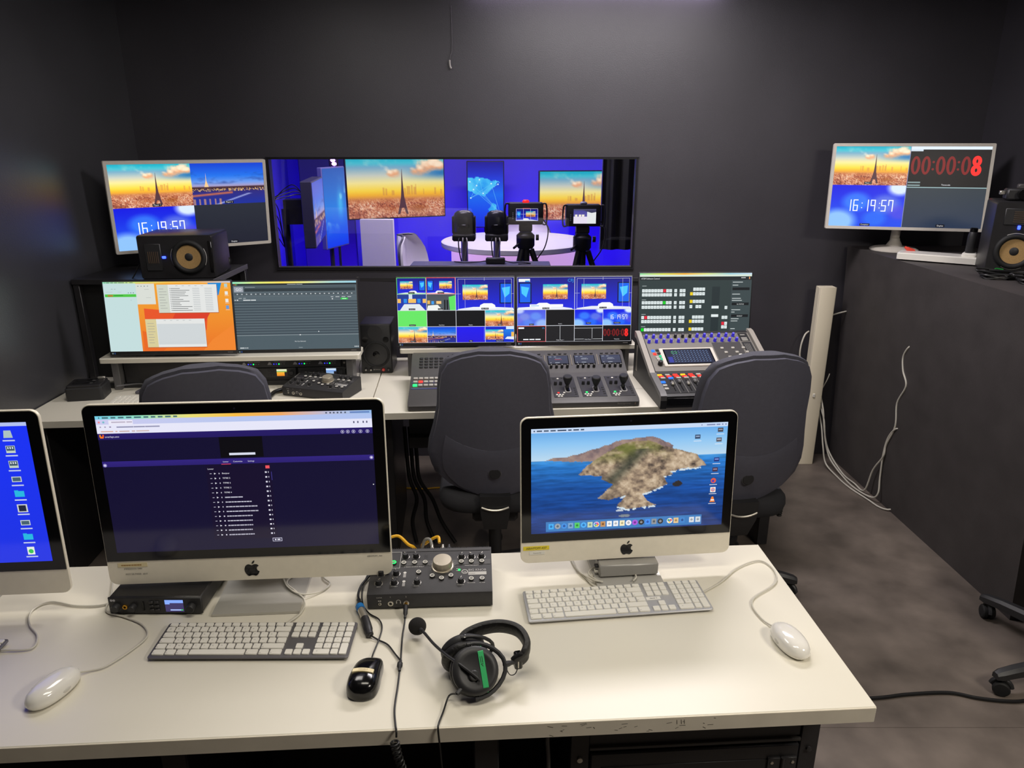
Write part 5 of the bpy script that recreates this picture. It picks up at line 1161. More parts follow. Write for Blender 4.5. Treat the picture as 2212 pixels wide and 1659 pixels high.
def scr_dark(cv):
    H = cv.H; cv.rect(0, 0, 1000, H, (84, 97, 104), 1); cv.hgrad(0, 0, 1000, 15, [(140, 226, 190), (220, 230, 120), (240, 214, 90), (226, 226, 140), (170, 214, 210), (150, 200, 220)], 2)
    cv.rect(0, 15, 1000, 30, (38, 44, 48), 2)
    for i, c in enumerate(((230, 90, 70), (230, 190, 60), (90, 200, 80))): cv.disc(14+11*i, 23, 3.5, c, 3, 8)
    bars(cv, 440, 26, (70, 50), 4, (170, 176, 178)); cv.rect(92, 36, 990, 52, (72, 84, 90), 2); bars(cv, 100, 48, (80,), 5, (130, 140, 146)); cv.rect(92, 54, 990, 80, (48, 57, 62), 2)
    cv.rect(10, 40, 84, 84, (150, 156, 166), 2); cv.text(47, 73, 'GO', 22, (232, 234, 238), 'c', 3)
    for x0, x1 in ((10, 58), (66, 140), (158, 282), (290, 334), (342, 386), (395, 556), (566, 990)): cv.rect(x0, 92, x1, 110, (76, 86, 92), 2)
    for i in range(26): cv.rect(30+i*37, 97, 40+i*37, 105, (190, 196, 198), 3)
    cv.rect(0, 118, 1000, 121, (96, 106, 112), 2); cv.rect(10, 146, 18, 152, (230, 230, 230), 3); cv.rect(26, 145, 38, 153, (220, 220, 220), 3); bars(cv, 78, 153, (58, 40), 7, (216, 220, 222)); bars(cv, 42, 136, (26,), 4, (180, 186, 188)); bars(cv, 80, 136, (20,), 4, (180, 186, 188))
    cv.rect(868, 138, 926, 152, (44, 200, 70), 3); bars(cv, 880, 148, (34,), 5, (200, 255, 210), 4, 4); bars(cv, 788, 132, (20, 0, 32, 0, 30, 0, 30), 5, (190, 196, 198), 9); cv.disc(800, 146, 5, (230, 230, 230), 3, 8)
    for i in range(13): cv.rect(0, 160+i*22, 1000, 171+i*22, (62, 73, 81), 2)
    cv.rect(0, 440, 1000, 443, (150, 160, 164), 3); cv.rect(0, 443, 1000, H, (76, 90, 97), 2); cv.rect(514, 438, 524, 445, (230, 230, 232), 4)
    cv.text(515, 500, 'No Cue Selected', 9, (216, 222, 224), 'c', 3); bars(cv, 500, 550, (32,), 4, (150, 160, 164)); bars(cv, 20, 550, (36, 9, 9), 8, (200, 206, 208), 6); bars(cv, 960, 550, (9, 9, 9), 8, (200, 206, 208), 4)
    cv.disc(672, 415, 4, (240, 240, 240), 3, 8)
def mv_label(cv, x, y, t): tag_name(cv, x, y, t, 8, 6)
def safe(cv, x0, y0, x1, y1):
    w_, h_ = x1-x0, y1-y0
    cv.frame(x0+.04*w_, y0+.05*h_, x1-.04*w_, y1+.1*h_ if 0 else y1-.02*h_, 2.5, (190, 192, 215), 5)
    for f in (.16, .84): cv.rect(x0+f*w_-1, y0+.05*h_, x0+f*w_+1, y1-.02*h_, (190, 192, 215), 5)
    cv.rect(x0, (y0+y1)/2-1, x0+.09*w_, (y0+y1)/2+1, (190, 192, 215), 5); cv.rect(x1-.05*w_, (y0+y1)/2-1, x1, (y0+y1)/2+1, (190, 192, 215), 5); cv.rect(x0+.49*w_, y0, x0+.495*w_, y0+.1*h_, (190, 192, 215), 5)
def tile_frame(cv, x0, y0, x1, y1, c=(206, 208, 216), t=2): cv.frame(x0, y0, x1, y1, t, c, 5.5)
def scr_mv1(cv):
    H = cv.H; q = H/4
    tile_studio(cv, 0, 0, 250, q); tile_studio(cv, 250, 0, 500, q, True); tile_studio(cv, 500, 0, 1000, 2*q, False, 1, 56); safe(cv, 500, 0, 1000, 2*q)
    cv.grad(0, q, 250, 2*q, (30, 60, 130), (30, 50, 180), 1)
    for x in (4, 56, 95, 172, 218): cv.rect(x, q+40, x+(28 if x != 95 else 66), q+75, (40, 130, 220) if x in (56, 172) else (230, 180, 90), 2)
    cv.poly([(20, 2*q), (60, q+85), (190, q+85), (240, 2*q)], (214, 220, 224), 3); cv.rect(100, q+2, 130, q+40, (200, 214, 224), 2.5)
    cv.grad(250, q, 500, 2*q, (70, 76, 84), (80, 90, 96), 1); cv.poly([(440, q+25), (500, q+10), (500, 2*q), (450, 2*q)], (90, 214, 96), 2); cv.rect(258, q+55, 280, q+85, (220, 170, 80), 3); cv.rect(292, q+60, 314, q+88, (60, 150, 225), 3); cv.rect(334, q+60, 376, q+84, (236, 190, 120), 3); cv.poly([(252, 2*q), (262, q+98), (345, q+92), (390, 2*q)], (226, 230, 226), 3)
    for x in (400, 422): cv.rect(x, q+50, x+12, 2*q-6, (22, 24, 26), 4)
    cv.rect(0, 2*q, 250, 3*q, (98, 218, 96), 1); cv.rect(250, 2*q, 500, 3*q, (16, 17, 19), 1); cv.rect(500, 2*q, 750, 3*q, (16, 17, 19), 1)
    tile_day(cv, 750, 2*q, 1000, 3*q, 56); tile_day(cv, 0, 3*q, 250, H, 56); tile_night(cv, 250, 3*q, 500, H, 56)
    cv.grad(500, 3*q, 750, H, (30, 24, 226), (38, 24, 206), 1); bars(cv, 738, 3*q+120, (6,), 110, (80, 90, 220))
    cv.rect(750, 3*q, 1000, H, (20, 40, 190), 1); cv.rect(930, 3*q, 1000, 3*q+26, (200, 220, 250), 2); tile_day(cv, 752, 3*q+28, 908, H-24, 36, 2); cv.grad(912, 3*q+28, 1000, H-24, (30, 120, 220), (20, 60, 190), 2); cv.poly([(920, H-30), (940, H-50), (1000, H-50), (1000, H-24)], (220, 225, 232), 3); cv.rect(975, 3*q+50, 998, 3*q+90, (230, 180, 80), 3)
    for i in range(4):
        for j in range(4):
            if not (j < 2 and i > 1): tile_frame(cv, i*250, j*q, (i+1)*250, (j+1)*q)
    tile_frame(cv, 500, 0, 1000, 2*q); tile_frame(cv, 0, 0, 250, q, (60, 200, 70), 5); tile_frame(cv, 250, 0, 500, q, (226, 40, 44), 5)
    for x, y, t in ((125, q-8, 'Camera 1'), (375, q-8, 'Camera 2'), (125, 2*q-8, 'Camera 3'), (375, 2*q-8, 'Camera 4'), (750, 2*q-10, 'ME 1 PVW'), (125, 3*q-10, 'Camera 5'), (375, 3*q-10, 'Fond Vert'), (625, 3*q-10, 'Duplex'), (875, 3*q-10, 'PGM'), (125, H-10, 'Player 1'), (375, H-10, 'Player 2'), (625, H-10, 'Web'), (875, H-10, 'SuperSource')): mv_label(cv, x, y, t)
def scr_mv2(cv):
    H = cv.H; q = H/4
    tile_studio(cv, 0, 0, 500, 2*q, True, 1, 56); cv.rect(14, 14, 112, 40, (226, 228, 232), 4); cv.rect(70, 30, 108, 40, (60, 150, 215), 5); cv.text(438, 42, 'CFJ', 26, (40, 150, 230), 'l', 5)
    cv.rect(110, 2*q-46, 400, 2*q-24, (236, 236, 240), 4); bars(cv, 120, 2*q-30, (70,), 8, (150, 190, 225), 2, 5)
    tile_studio(cv, 500, 0, 1000, 2*q, False, 1, 56); safe(cv, 500, 0, 1000, 2*q)
    b = ras(bokeh, 36, 20); cv.raster(0, 2*q, 250, 3*q, mixc(b[:, ::-1], (150, 160, 220), np.full(b.shape[:2], .45)), 1); cv.rect(250, 2*q, 500, 3*q, (14, 15, 17), 1); cv.raster(500, 2*q, 750, 3*q, b, 1); tile_clock(cv, 750, 2*q, 1000, 3*q)
    cv.rect(0, 3*q, 750, H, (26, 26, 28), 1); cv.rect(10, 3*q+12, 60, 3*q+26, (226, 228, 232), 3); cv.text(216, 3*q+26, 'CFJ', 11, (40, 150, 230), 'l', 3); bars(cv, 52, H-16, (46, 44, 46), 10, (220, 222, 226), 8)
    cv.rect(373, 3*q, 376, H-20, (200, 202, 206), 3); cv.rect(500, 3*q+22, 750, 3*q+25, (200, 202, 206), 3); cv.rect(655, 3*q+22, 658, H-20, (200, 202, 206), 3); cv.rect(500, H-22, 750, H-19, (200, 202, 206), 3)
    tile_count(cv, 750, 3*q, 1000, H)
    for i in range(4):
        for j in (2, 3): tile_frame(cv, i*250, j*q, (i+1)*250, (j+1)*q)
    tile_frame(cv, 0, 0, 500, 2*q); tile_frame(cv, 500, 0, 1000, 2*q); tile_frame(cv, 0, 3*q, 250, H, (226, 40, 44), 4)
    for x, y, t in ((250, 2*q-8, 'ME 1 PGM'), (750, 2*q-10, 'ME 1 PVW'), (125, 3*q-8, 'Fond 1'), (375, 3*q-12, 'Fond 2'), (625, 3*q-16, 'Fond 3'), (875, 3*q-16, 'Compteur'), (375, H-10, 'Media Player 1'), (625, H-14, 'Media Player 2'), (875, H-14, 'Timecode')): mv_label(cv, x, y, t)
def scr_mixer(cv):
    H = cv.H; cv.rect(0, 0, 1000, H, (50, 62, 62), 1); cv.hgrad(0, 0, 1000, 17, [(150, 226, 170), (216, 226, 90), (250, 180, 60), (220, 230, 140), (160, 210, 220), (200, 220, 236)], 2); cv.rect(0, 14, 1000, 30, (214, 228, 214), 2.2)
    cv.rect(0, 30, 1000, 62, (34, 40, 42), 2); cv.text(14, 54, 'ATEM Software Control', 14, (222, 226, 226), 'l', 3, .82); bars(cv, 905, 46, (40,), 7, (200, 200, 200)); cv.rect(975, 34, 984, 54, (230, 150, 90), 3)
    cv.rect(822, 62, 1000, H, (60, 72, 74), 2)
    def brow(x, y, n, hot=None, hc=None, w_=24):
        for i in range(n):
            cv.rect(x+i*27, y, x+i*27+w_, y+28, hc if i == hot else (224, 234, 234), 3)
            if i != hot: cv.rect(x+i*27+6, y+12, x+i*27+18, y+16, (150, 160, 162), 4)
    for k, y in enumerate((140, 176, 246, 286, 378, 414, 488, 528)):
        hot, hc = {0: (7, (226, 40, 60)), 2: (7, (30, 205, 40)), 4: (1, (226, 40, 60)), 6: (0, (0, 215, 30))}.get(k, (None, None))
        brow(24, y, 10, hot, hc); brow(312, y, 1); brow(360, y, 2)
    for y in (114, 236, 366, 476): bars(cv, 24, y, (38,), 4, (180, 190, 190))
    for y, hot in ((128, 0), (168, 1), (236, 1), (282, 2), (376, 0), (414, 1), (484, 1), (526, 2)):
        if hot == 1: brow(454, y, 5, 0, (236, 206, 30))
        elif hot == 0: brow(481, y, 4)
        else: brow(454, y, 1); brow(508, y, 2)
    cv.rect(650, 120, 720, 300, (40, 50, 52), 2.5); cv.rect(650, 385, 720, H, (40, 50, 52), 2.5)
    for y in (300, 376): cv.rect(652, y-10, 716, y+14, (226, 234, 234), 3.5)
    brow(770, 292, 1); brow(748, 380, 2); brow(748, 434, 1, 0, (226, 40, 60)); brow(775, 434, 1); brow(748, 466, 2); brow(775, 530, 1)
    for y, w_ in ((84, 90), (110, 50), (190, 70), (228, 80), (246, 90), (330, 80), (350, 30), (410, 70), (430, 60), (500, 40), (520, 60), (545, 70)): bars(cv, 832, y, (w_,), 6, (196, 204, 204))
    for y in (128, 262, 368): cv.rect(832, y, 985, y+24, (22, 26, 28), 3)
    cv.text(908, 281, '16:19:57:23', 10, (220, 226, 226), 'c', 4); cv.text(908, 387, '00:00:27', 10, (220, 226, 226), 'c', 4)
M1 = monitor('flat monitor with white windows on an orange desktop', (-1.4549, 3.051, 1.0603), .0506, .10, .885, scr_orange, .76)
M2 = monitor('flat monitor with a dark grey cue list', (-.9387, 3.1543-.028, 1.0445+.003), .0633, .10, .885, scr_dark, .9)
M3 = monitor('left multiview monitor with green and red edged tiles', (-.2539, 3.2541, 1.0424), .0300, .09, .868, scr_mv1, .95)
M4 = monitor('right multiview monitor with a red countdown tile', (.2869, 3.3037, 1.0361), .0428, .14, .868, scr_mv2, .95)
M5 = monitor('flat monitor with rows of white switcher buttons, behind the sound mixer', (.8601, 3.3918, 1.0381), .0260, .12, DZ, scr_mixer, .85)

# ================================================================ shelf with sideways loudspeaker
sh = thing('corner_shelf', 'black shelf frame standing on the rear desk in the left corner', 'shelf', (-1.62, 3.19, DZ), 0)
B().box((0, .215, .448), (.62, .43, .02), .002).obj('shelf_board', BLKMETAL, sh)
for x in (-.295, .295):
    for y in (.015, .415): B().box((x, y, .219), (.028, .028, .438), .002).obj('leg', BLKMETAL, sh)
B().box((0, .42, .25), (.56, .006, .36), .001).obj('back_panel', RUB, sh); B().box((-.03, .034, .22), (.55, .006, .436), .001).obj('front_panel', RUB, sh); B().box((0, -.002, .448), (.62, .006, .022), .001).obj('front_edge', BLKMETAL, sh); B().box((.312, .215, .448), (.005, .43, .024), .001).obj('side_edge', mat('worn_grey_edge', (84, 82, 86), .5), sh)
def cone_speaker(label, loc, rz, vertical, Wd, Hd, Dp, lit=True):
    t_ = thing('loudspeaker', label, 'loudspeaker', loc, rz)
    R_ = Matrix.Translation((0, 0, (Hd if vertical else Wd)/2)) @ (Matrix() if vertical else Matrix.Rotation(-PI/2, 4, 'Y'))
    out = rrect(Wd, Hd, .012, 4)
    B(R_).loft([[(x*k, y, z*k) for x, z in out] for k, y in ((.97, 0), (1, .008), (1, Dp))]).obj('cabinet', BLKMETAL, t_)
    zw = -Hd*.165; rw = Wd*.285
    B(R_).ring((0, -.002, zw), (0, 1, 0), rw*1.16, rw*.22, 36, 10).obj('woofer_surround', RUB, t_)
    w_ = B(R_).lathe([(rw*.96, -.004), (rw*.5, .012), (rw*.42, .014)], (0, 0, zw), (0, 1, 0), 36).obj('woofer_cone', KEVLAR, t_, label='yellow woven cone')
    B(R_).ball((0, .004, zw), (rw*.44, .012, rw*.44), 20, 10).obj('dust_cap', BLK, w_)
    B(R_).box((0, -.001, Hd*.30), (Wd*.62, .006, Wd*.36), .003).obj('tweeter_plate', BLK, t_)
    for k in range(6): B(R_).box((0, -.005, Hd*.30-.02+.008*k), (.05, .002, .0025)).obj('tweeter_slot', mat('bronze_slot', (92, 74, 58), .5), t_)
    B(R_).box((0, -.002, -Hd*.455), (Wd*.72, .005, .016), .004).obj('port_slot', BLKGLOSS, t_)
    ld = B(R_).box((0, -.004, Hd*.16), (.011, .005, .016), .002).obj('power_logo', LED_B if lit else WPL, t_)
    for s_ in (1, -1):
        pts = [(rw*1.38*math.sin(a), -.003, zw+s_*rw*1.38*math.cos(a)) for a in [-.5+i/9 for i in range(10)]]
        B(R_).tube(pts, .0015, 5, raw=True).obj('arc_lettering', mat('pale_print', (170, 168, 164), .5), t_)
    return t_
cone_speaker('black loudspeaker lying on its side on the corner shelf', (-1.466, 3.215, DZ+.458), .10, False, .19, .32, .24)
tag(B().tube([(-1.655, 3.30, 1.26), (-1.665, 3.27, 1.24), (-1.672, 3.24, 1.21), (-1.69, 3.19, 1.15), (-1.70, 3.172, 1.05), (-1.69, 3.19, .9), (-1.70, 3.19, .745)], .003, 6).obj('speaker_cable', CORDB), 'black cable hanging left of the sideways loudspeaker', 'cable')
cc = thing('cable_coil', 'coiled black cable with silver plugs right of the sideways loudspeaker', 'cable', (-1.325-.035, 3.46, DZ+.459))
for k in range(5): B().ring((.002*k, .0, .034+.002*k), (.5-.2*k, 1, .35*k-.6), .030-.001*k, .004, 24, 6).obj('loop', CORDB, cc)
for k in range(3): B().tube([(-.02+.02*k, -.02, .03), (-.03+.02*k, -.035, .012+.02*k)], .005, 8, 2).obj('plug', SILV, cc)
# white framed screens
def framed_screen(name, label, c, yaw, tilt, w_, h_, paint, z0):
    t_ = thing(name, label, 'monitor', (c[0], c[1], z0), yaw); m = panel_m((0, 0, c[2]-z0), tilt); bz = .015
    out = rrect(w_, h_, .006, 3); inn = rrect(w_-2*bz, h_-2*bz, .002, 3)
    b = B(m); b.loft([[(x, .022, z) for x, z in out], [(x, .0, z) for x, z in out], [(x*.997, -.002, z*.997) for x, z in out], [(x, -.001, z) for x, z in inn], [(x, .004, z) for x, z in inn]]); b.obj('frame', GREYFR, t_)
    B(m).prismY(rrect(w_*.9, h_*.85, .03), .02, .045, .004).obj('rear_housing', GREYFR, t_)
    cv = Cv(w_-2*bz, h_-2*bz, .95); paint(cv); cv.obj('screen_image', SCREEN, t_, m @ Matrix.Translation((0, .002, 0)))
    return t_, m
def scr_quadL(cv):
    H = cv.H; tile_day(cv, 0, 0, 505, H*.5, 110); tile_night(cv, 505, 0, 1000, H*.5, 110); tile_clock(cv, 0, H*.5, 505, H, 60); cv.grad(505, H*.5, 1000, H, (38, 42, 52), (28, 30, 44), 1)
    for x, y, t in ((270, H*.485, 'Player 1'), (745, H*.485, 'Player 2'), (755, H*.985, 'Duplex')): tag_name(cv, x, y, t, 10)
def scr_quadR(cv):
    H = cv.H; tile_day(cv, 0, 0, 490, H*.48, 90); tile_clock(cv, 0, H*.48, 490, H, 60); tile_count(cv, 490, 0, 1000, H*.5); cv.rect(490, 0, 1000, 20, (214, 226, 236), 2); cv.rect(490, 20, 570, 32, (200, 214, 226), 2)
    cv.grad(490, H*.5, 1000, H, (44, 54, 62), (40, 52, 74), 1); cv.rect(490, H*.495, 1000, H*.505, (150, 180, 184), 3); cv.rect(488, 0, 492, H, (120, 130, 170), 3)
    for y in (H*.43, H*.465): cv.rect(495, y, 575, y+10, (120, 140, 142), 3)
    tag_name(cv, 740, H*.475, 'Timecode', 10); tag_name(cv, 740, H*.98, 'Duplex', 10); tag_name(cv, 245, H*.985, 'Compteur', 9); tag_name(cv, 235, H*.46, 'Player 1', 9)
wm, m = framed_screen('wall_monitor', 'pale framed monitor with a four-way picture, left of the studio window', (-1.5395, 3.632, 1.4751), .6206, -.0827, .727, .42, scr_quadL, 1.2)
B().box((0, .09, .28), (.12, .12, .12), .005).obj('bracket', BLKMETAL, wm)
B().tube([(0, .13, .28), (-.06, .30, .28), (.03, .385, .28)], .018, 8, 3).obj('wall_arm', BLKMETAL, wm)
rm, m = framed_screen('desk_monitor', 'pale framed monitor with a red timer, on the tall black counter', (1.9586, 3.7475, 1.5538), -.2426, .13, .727, .417, scr_quadR, 1.235)
B().tube([(0, .095, .01), (0, .095, .06), (0, .07, .20), (0, .05, .30)], .022, 14, 4).obj('neck', GREYFR, rm)
B().lathe([(.115, 0), (.115, .006), (.10, .014), (.04, .022), (.024, .05), (.022, .06)], (0, .085, 0), n=36).obj('round_base', GREYFR, rm)
# desk loudspeaker
sp = thing('loudspeaker', 'small upright black loudspeaker between the rear monitors', 'loudspeaker', (-.632, 3.288, DZ), .02)
pts = rrect(.144, .236, .006, 3, 0, .118)
B().prismY(pts, 0, .16, .002).obj('cabinet', BLKMETAL, sp); B().prismY(rrect(.140, .232, .006, 3, 0, .118), -.006, .001, .002).obj('baffle', BLK, sp)
B().ring((0, -.006, .092), (0, 1, 0), .058, .005, 40, 8).obj('woofer_surround', RUB, sp); B().lathe([(.057, -.005), (.03, .006), (.02, .007)], (0, 0, .092), (0, 1, 0), 40).obj('woofer_cone', BLK, sp); B().ball((0, .0, .092), (.022, .009, .022), 20, 10).obj('dust_cap', BLKGLOSS, sp)
tw = B().lathe([(.034, -.0062), (.03, -.004), (.014, .003), (.0, .004)], (0, 0, .196), (0, 1, 0), 30).obj('tweeter_horn', BLK, sp); B().ring((0, -.003, .196), (0, 1, 0), .009, .0025, 20, 6).obj('tweeter_ring', SILV, tw); B().ball((0, -.001, .196), (.006, .004, .006), 12, 8).obj('tweeter_dome', SILV, tw)
for s_ in (-1, 1): B().lathe([(.014, -.0066), (.012, .01), (0, .01)], (s_*.048, 0, .163), (0, 1, 0), 20).obj('bass_port', BLKGLOSS, sp)
for x, mm in ((-.052, SILV), (-.028, SILV), (.030, mat('red_knob', (190, 40, 36), .4)), (.054, BLK)):
    k = B().lathe([(.0075, 0), (.007, .006), (0, .007)], (x, -.006, .018), (0, -1, 0), 14).obj('knob', mm if mm is not SILV else BLK, sp)
    B().ball((x, -.0135, .018), (.004 if mm is SILV else .0012, .0012, .004), 8, 5).obj('knob_mark', SILV, k)
cv = Cv(.034, .008); cv.disc(90, 110, 70, (170, 168, 164), 1); cv.text(200, 170, 'YAMAHA', 130, (170, 168, 164), 'l', 1); cv.obj('lettering', PRINT, sp, panel_m((0, -.0065, .018)))
tag(B().tube([(-.705, 3.28, .80), (-.712, 3.27, .77), (-.708, 3.255, .742), (-.70, 3.20, .7375), (-.695, 3.10, .7375), (-.69, 3.04, .7375)], .0016, 6).obj('thin_cable', CORDB), 'thin black cable running down left of the small loudspeaker', 'cable')
monitor_controller('black monitor controller turned askew on the left rear desk', (-.842, 2.922, DZ), -.30, False)
tag(B().tube([(-.985, 3.01, .75), (-1.005, 2.995, .748), (-1.018, 2.97, .748), (-1.02, 2.94, .748), (-1.03, 2.90, .748)], .009, 10).obj('thick_cable', CORDB), 'thick black cable at the left end of the askew monitor controller', 'cable')
tag(B().tube([(-1.12, 3.03, .738), (-1.06, 3.06, .742), (-1.02, 3.04, .741), (-1.01, 3.0, .739), (-1.03, 2.94, .738), (-1.10, 2.95, .738)], .0016, 6).obj('white_cable', CORDW), 'thin white cable loop on the left rear desk beside the chair', 'cable')
# dock box, tool, note, small keyboard on left rear desk
dk = thing('drive_dock', 'black drive dock in the left corner of the rear desk', 'dock', (-1.79, 2.895, DZ), .19)
B().prismZ(rrect(.145, .115, .012, 4, 0, .058), .0, .056, .004).obj('body', BLK, dk); B().prismZ(rrect(.135, .105, .010, 4, 0, .058), .055, .066, .003).obj('top_shell', BLKMETAL, dk)
for y in (.04, .078): B().box((-.005, y, .0665), (.09, .016, .004), .001).obj('slot', BLKGLOSS, dk)
B().box((.045, .10, .068), (.03, .012, .012), .002).obj('latch', SILV, dk)
tag(B().tube([(-1.70, 2.985, .77), (-1.67, 3.02, .765), (-1.64, 3.05, .76), (-1.62, 3.07, .752)], .003, 6).obj('dock_cable', mat('grey_cord2', (90, 90, 92), .5)), 'grey cable leaving the black drive dock', 'cable')
rg = thing('marker_holder', 'slim grey handheld remote lying on the left rear desk', 'remote', (-1.606, 2.98, DZ), -.10)
B().prismZ(rrect(.034, .13, .006, 4, 0, .065), .0, .012, .003).obj('body', SHADE, rg); B().box((0, .12, .0125), (.02, .008, .003), .001).obj('tip', DEV, rg)
tag(B().box((-1.548, 3.045, DZ+.002), (.05, .05, .003), .0005).obj('sticky_note', mat('yellow_note', (222, 212, 120), .7)), 'small yellow note beside the grey remote', 'note')
kb2 = thing('keyboard', 'small white keyboard half hidden by the left rear chair', 'keyboard', (-1.53, 2.900, DZ), .10)
B().prismZ(rrect(.28, .10, .006, 3), .001, .008, .001).obj('tray', WPL, kb2)
for r in range(5):
    for k in range(14): link('key', key_mesh(.0165, .0155), kb2).location = (-.127+.0195*k, .037-.0185*r, .008)

# ================================================================ video switcher panel, camera control panel
def console(name, label, loc, rz, Wd):
    t_ = thing(name, label, 'control panel', loc, rz)
    prof = [(.0, .004), (.0, .022), (.012, .031), (.25, .068), (.262, .073), (.385, .131), (.40, .133), (.405, .125), (.40, .02), (.36, .004)]
    rings = []
    for x, k in ((-Wd/2, .965), (-Wd/2+.006, 1), (Wd/2-.006, 1), (Wd/2, .965)): rings.append([(x, .2+(y-.2)*k, .03+(z-.03)*k if z > .03 else z) for y, z in prof])
    B().loft(rings).obj('chassis', DEV2, t_); B().box((0, .015, .004), (Wd*.98, .02, .006), .001).obj('lower_trim', SILV, t_)
    a1 = math.atan2(.037, .238); a2 = math.atan2(.058, .123)
    ml = Matrix.Translation((0, .012, .0312)) @ Matrix.Rotation(a1, 4, 'X'); mu = Matrix.Translation((0, .262, .0732)) @ Matrix.Rotation(a2, 4, 'X')
    return t_, ml, mu
def lit_key(m, c, d, matl, parent, name='key'): return B(m).box(c, d, .0015).obj(name, matl, parent)
KG = mat('grey_key', (172, 168, 160), .5); KD = mat('dark_key', (30, 30, 32), .5)
sw, ml, mu = console('video_switcher', 'wide dark video switcher panel with glowing red and green keys', (-.193, 2.779, DZ), .067, .455)
for r in range(4):
    for k in range(5): lit_key(mu, (-.185+.022*k, .104-.019*r, .002), (.016, .011, .004), KD, sw, 'menu_key')
B(mu).box((.05, .068, .0008), (.24, .10, .002), .001).obj('display_bezel', GLASSBLK, sw)
cv = Cv(.226, .088, .7); cv.grad(0, 0, 1000, cv.H, (36, 44, 84), (28, 34, 60), 1)
for k in range(8): cv.rect(20+k*122, 20, 90+k*122, 34, (200, 206, 220), 2); cv.rect(20+k*122, 60, 110+k*122, 200, (50, 60, 110), 2)
cv.obj('screen_image', SCREEN, sw, mu @ panel_m((.05, .068, .0021), PI/2))
for k in range(6): lit_key(mu, (-.045+.022*k, .126, .002), (.012, .005, .003), KD, sw, 'soft_key')
for r in range(4):
    y = .218-.052*r*.62
    for k in range(18):
        x = -.205+.0225*k
        if r == 1: matl = LED_R if k == 1 else KG
        elif r == 2: matl = mat('green_key_light', (0, 60, 20), .4, emit=(30, 240, 110), estr=2.2) if k == 0 else KG
        else: matl = KG
        if r < 3: lit_key(ml, (x, y, .003), (.0185, .015, .006), matl, sw, 'bus_key')
B(ml).box((-.01, .168+.016, .0008), (.42, .012, .002), .0005).obj('label_strip', mat('violet_display_strip', (60, 58, 92), .3, emit=(60, 56, 110), estr=.3), sw); B(ml).box((-.01, .108+.018, .0008), (.42, .010, .002), .0005).obj('label_strip', MATS['violet_display_strip'], sw)
tb_ = B(ml).box((.19, .06, .004), (.04, .09, .004), .001).obj('fader_plate', BLK, sw); B(ml).box((.19, .06, .022), (.034, .012, .030), .004).obj('transition_lever', BLKGLOSS, sw)
cc_, ml, mu = console('camera_controller', 'dark camera control panel with four joysticks and four small screens', (.287, 2.812, DZ), .067, .475)
for q in range(4):
    cx = -.178+.1186*q
    sb = B(mu).box((cx, .077, .001), (.094, .058, .003), .001).obj('display_bezel', GLASSBLK, cc_)
    cv = Cv(.088, .052, .8); cv.grad(0, 0, 1000, cv.H, (44, 54, 84), (34, 42, 64), 1); cv.text(500, 300, 'Camera %d' % (q+1), 62, (230, 60, 60) if q == 1 else (226, 230, 236), 'c', 2); cv.rect(360, 190, 640, 205, (190, 200, 210), 2); cv.rect(60, 60, 180, 85, (190, 200, 210), 2); cv.rect(300, 60, 420, 85, (190, 200, 210), 2); cv.rect(330, 500, 560, 530, (190, 200, 210), 2); cv.poly([(80, 540), (140, 540), (110, 480)], (200, 205, 210), 2)
    cv.obj('screen_image', SCREEN, sb, mu @ panel_m((cx, .077, .0027), PI/2))
    for k in range(4):
        lit_key(mu, (cx-.036+.024*k, .118, .002), (.013, .006, .004), KD, cc_, 'soft_key')
        kn = B(mu).lathe([(.0065, 0), (.006, .012), (.0045, .016), (0, .0165)], (cx-.036+.024*k, .030, 0), n=12).obj('rotary_knob', BLK, cc_); B(mu).ball((cx-.036+.024*k, .029, .0165), .0016, 6, 4).obj('knob_dot', SILV, kn)
    if q: B(mu).box((cx-.0593, .077, .0006), (.004, .07, .002), .0005).obj('divider', mat('tan_divider', (120, 110, 96), .5), cc_)
    pl = B(ml).box((cx, .115, .0006), (.102, .185, .002), .001).obj('joystick_plate', DEV, cc_)
    sl = B(ml).prismZ(rrect(.026, .052, .010, 4, cx+.012, .085), .001, .004, .001).obj('joystick_slot', mat('grey_slot', (130, 128, 126), .4), cc_); B(ml).prismZ(rrect(.016, .040, .007, 4, cx+.012, .085), .004, .0046).obj('slot_opening', BLKGLOSS, cc_)
    jm = ml @ Matrix.Translation((cx+.012, .085+(.02 if q != 2 else .008), .002))
    B(jm).lathe([(.009, 0), (.008, .008), (.006, .012), (.011, .02), (.016, .034), (.0185, .040), (.0185, .052), (.016, .055), (.0, .055)], n=20).obj('joystick', BLK, cc_)
    for r, (dx, dy, mm) in enumerate(((-.036, .19, KD), (-.018, .19, WPL), (0, .195, KD), (.02, .19, KD), (-.030, .06, LED_R if q == 1 else LED_G), (-.038, .043, WPL), (-.026, .043, WPL), (-.014, .043, WPL), (-.032, .029, WPL), (-.020, .029, WPL), (.042, .10, KD), (.042, .082, KD), (.042, .064, KD), (.042, .046, KD), (-.006, .06, WPL))):
        lit_key(ml, (cx+dx, dy, .002), (.009, .007, .004), mm, cc_, 'small_key')
    for dx in (-.034, -.012):
        B(ml).lathe([(.007, 0), (.0065, .012), (.004, .017), (0, .0175)], (cx+dx, .135, 0), n=12).obj('rotary_knob', BLK, cc_)
cv = Cv(.08, .012); cv.text(0, 90, 'Blackmagicdesign', 70, (150, 148, 144), 'l', 1); cv.rect(900, 20, 935, 60, (176, 150, 120), 1); cv.rect(900, 75, 935, 120, (176, 150, 120), 1)
cv.obj('lettering', PRINT, cc_, panel_m((.185, -.0006, .014)))

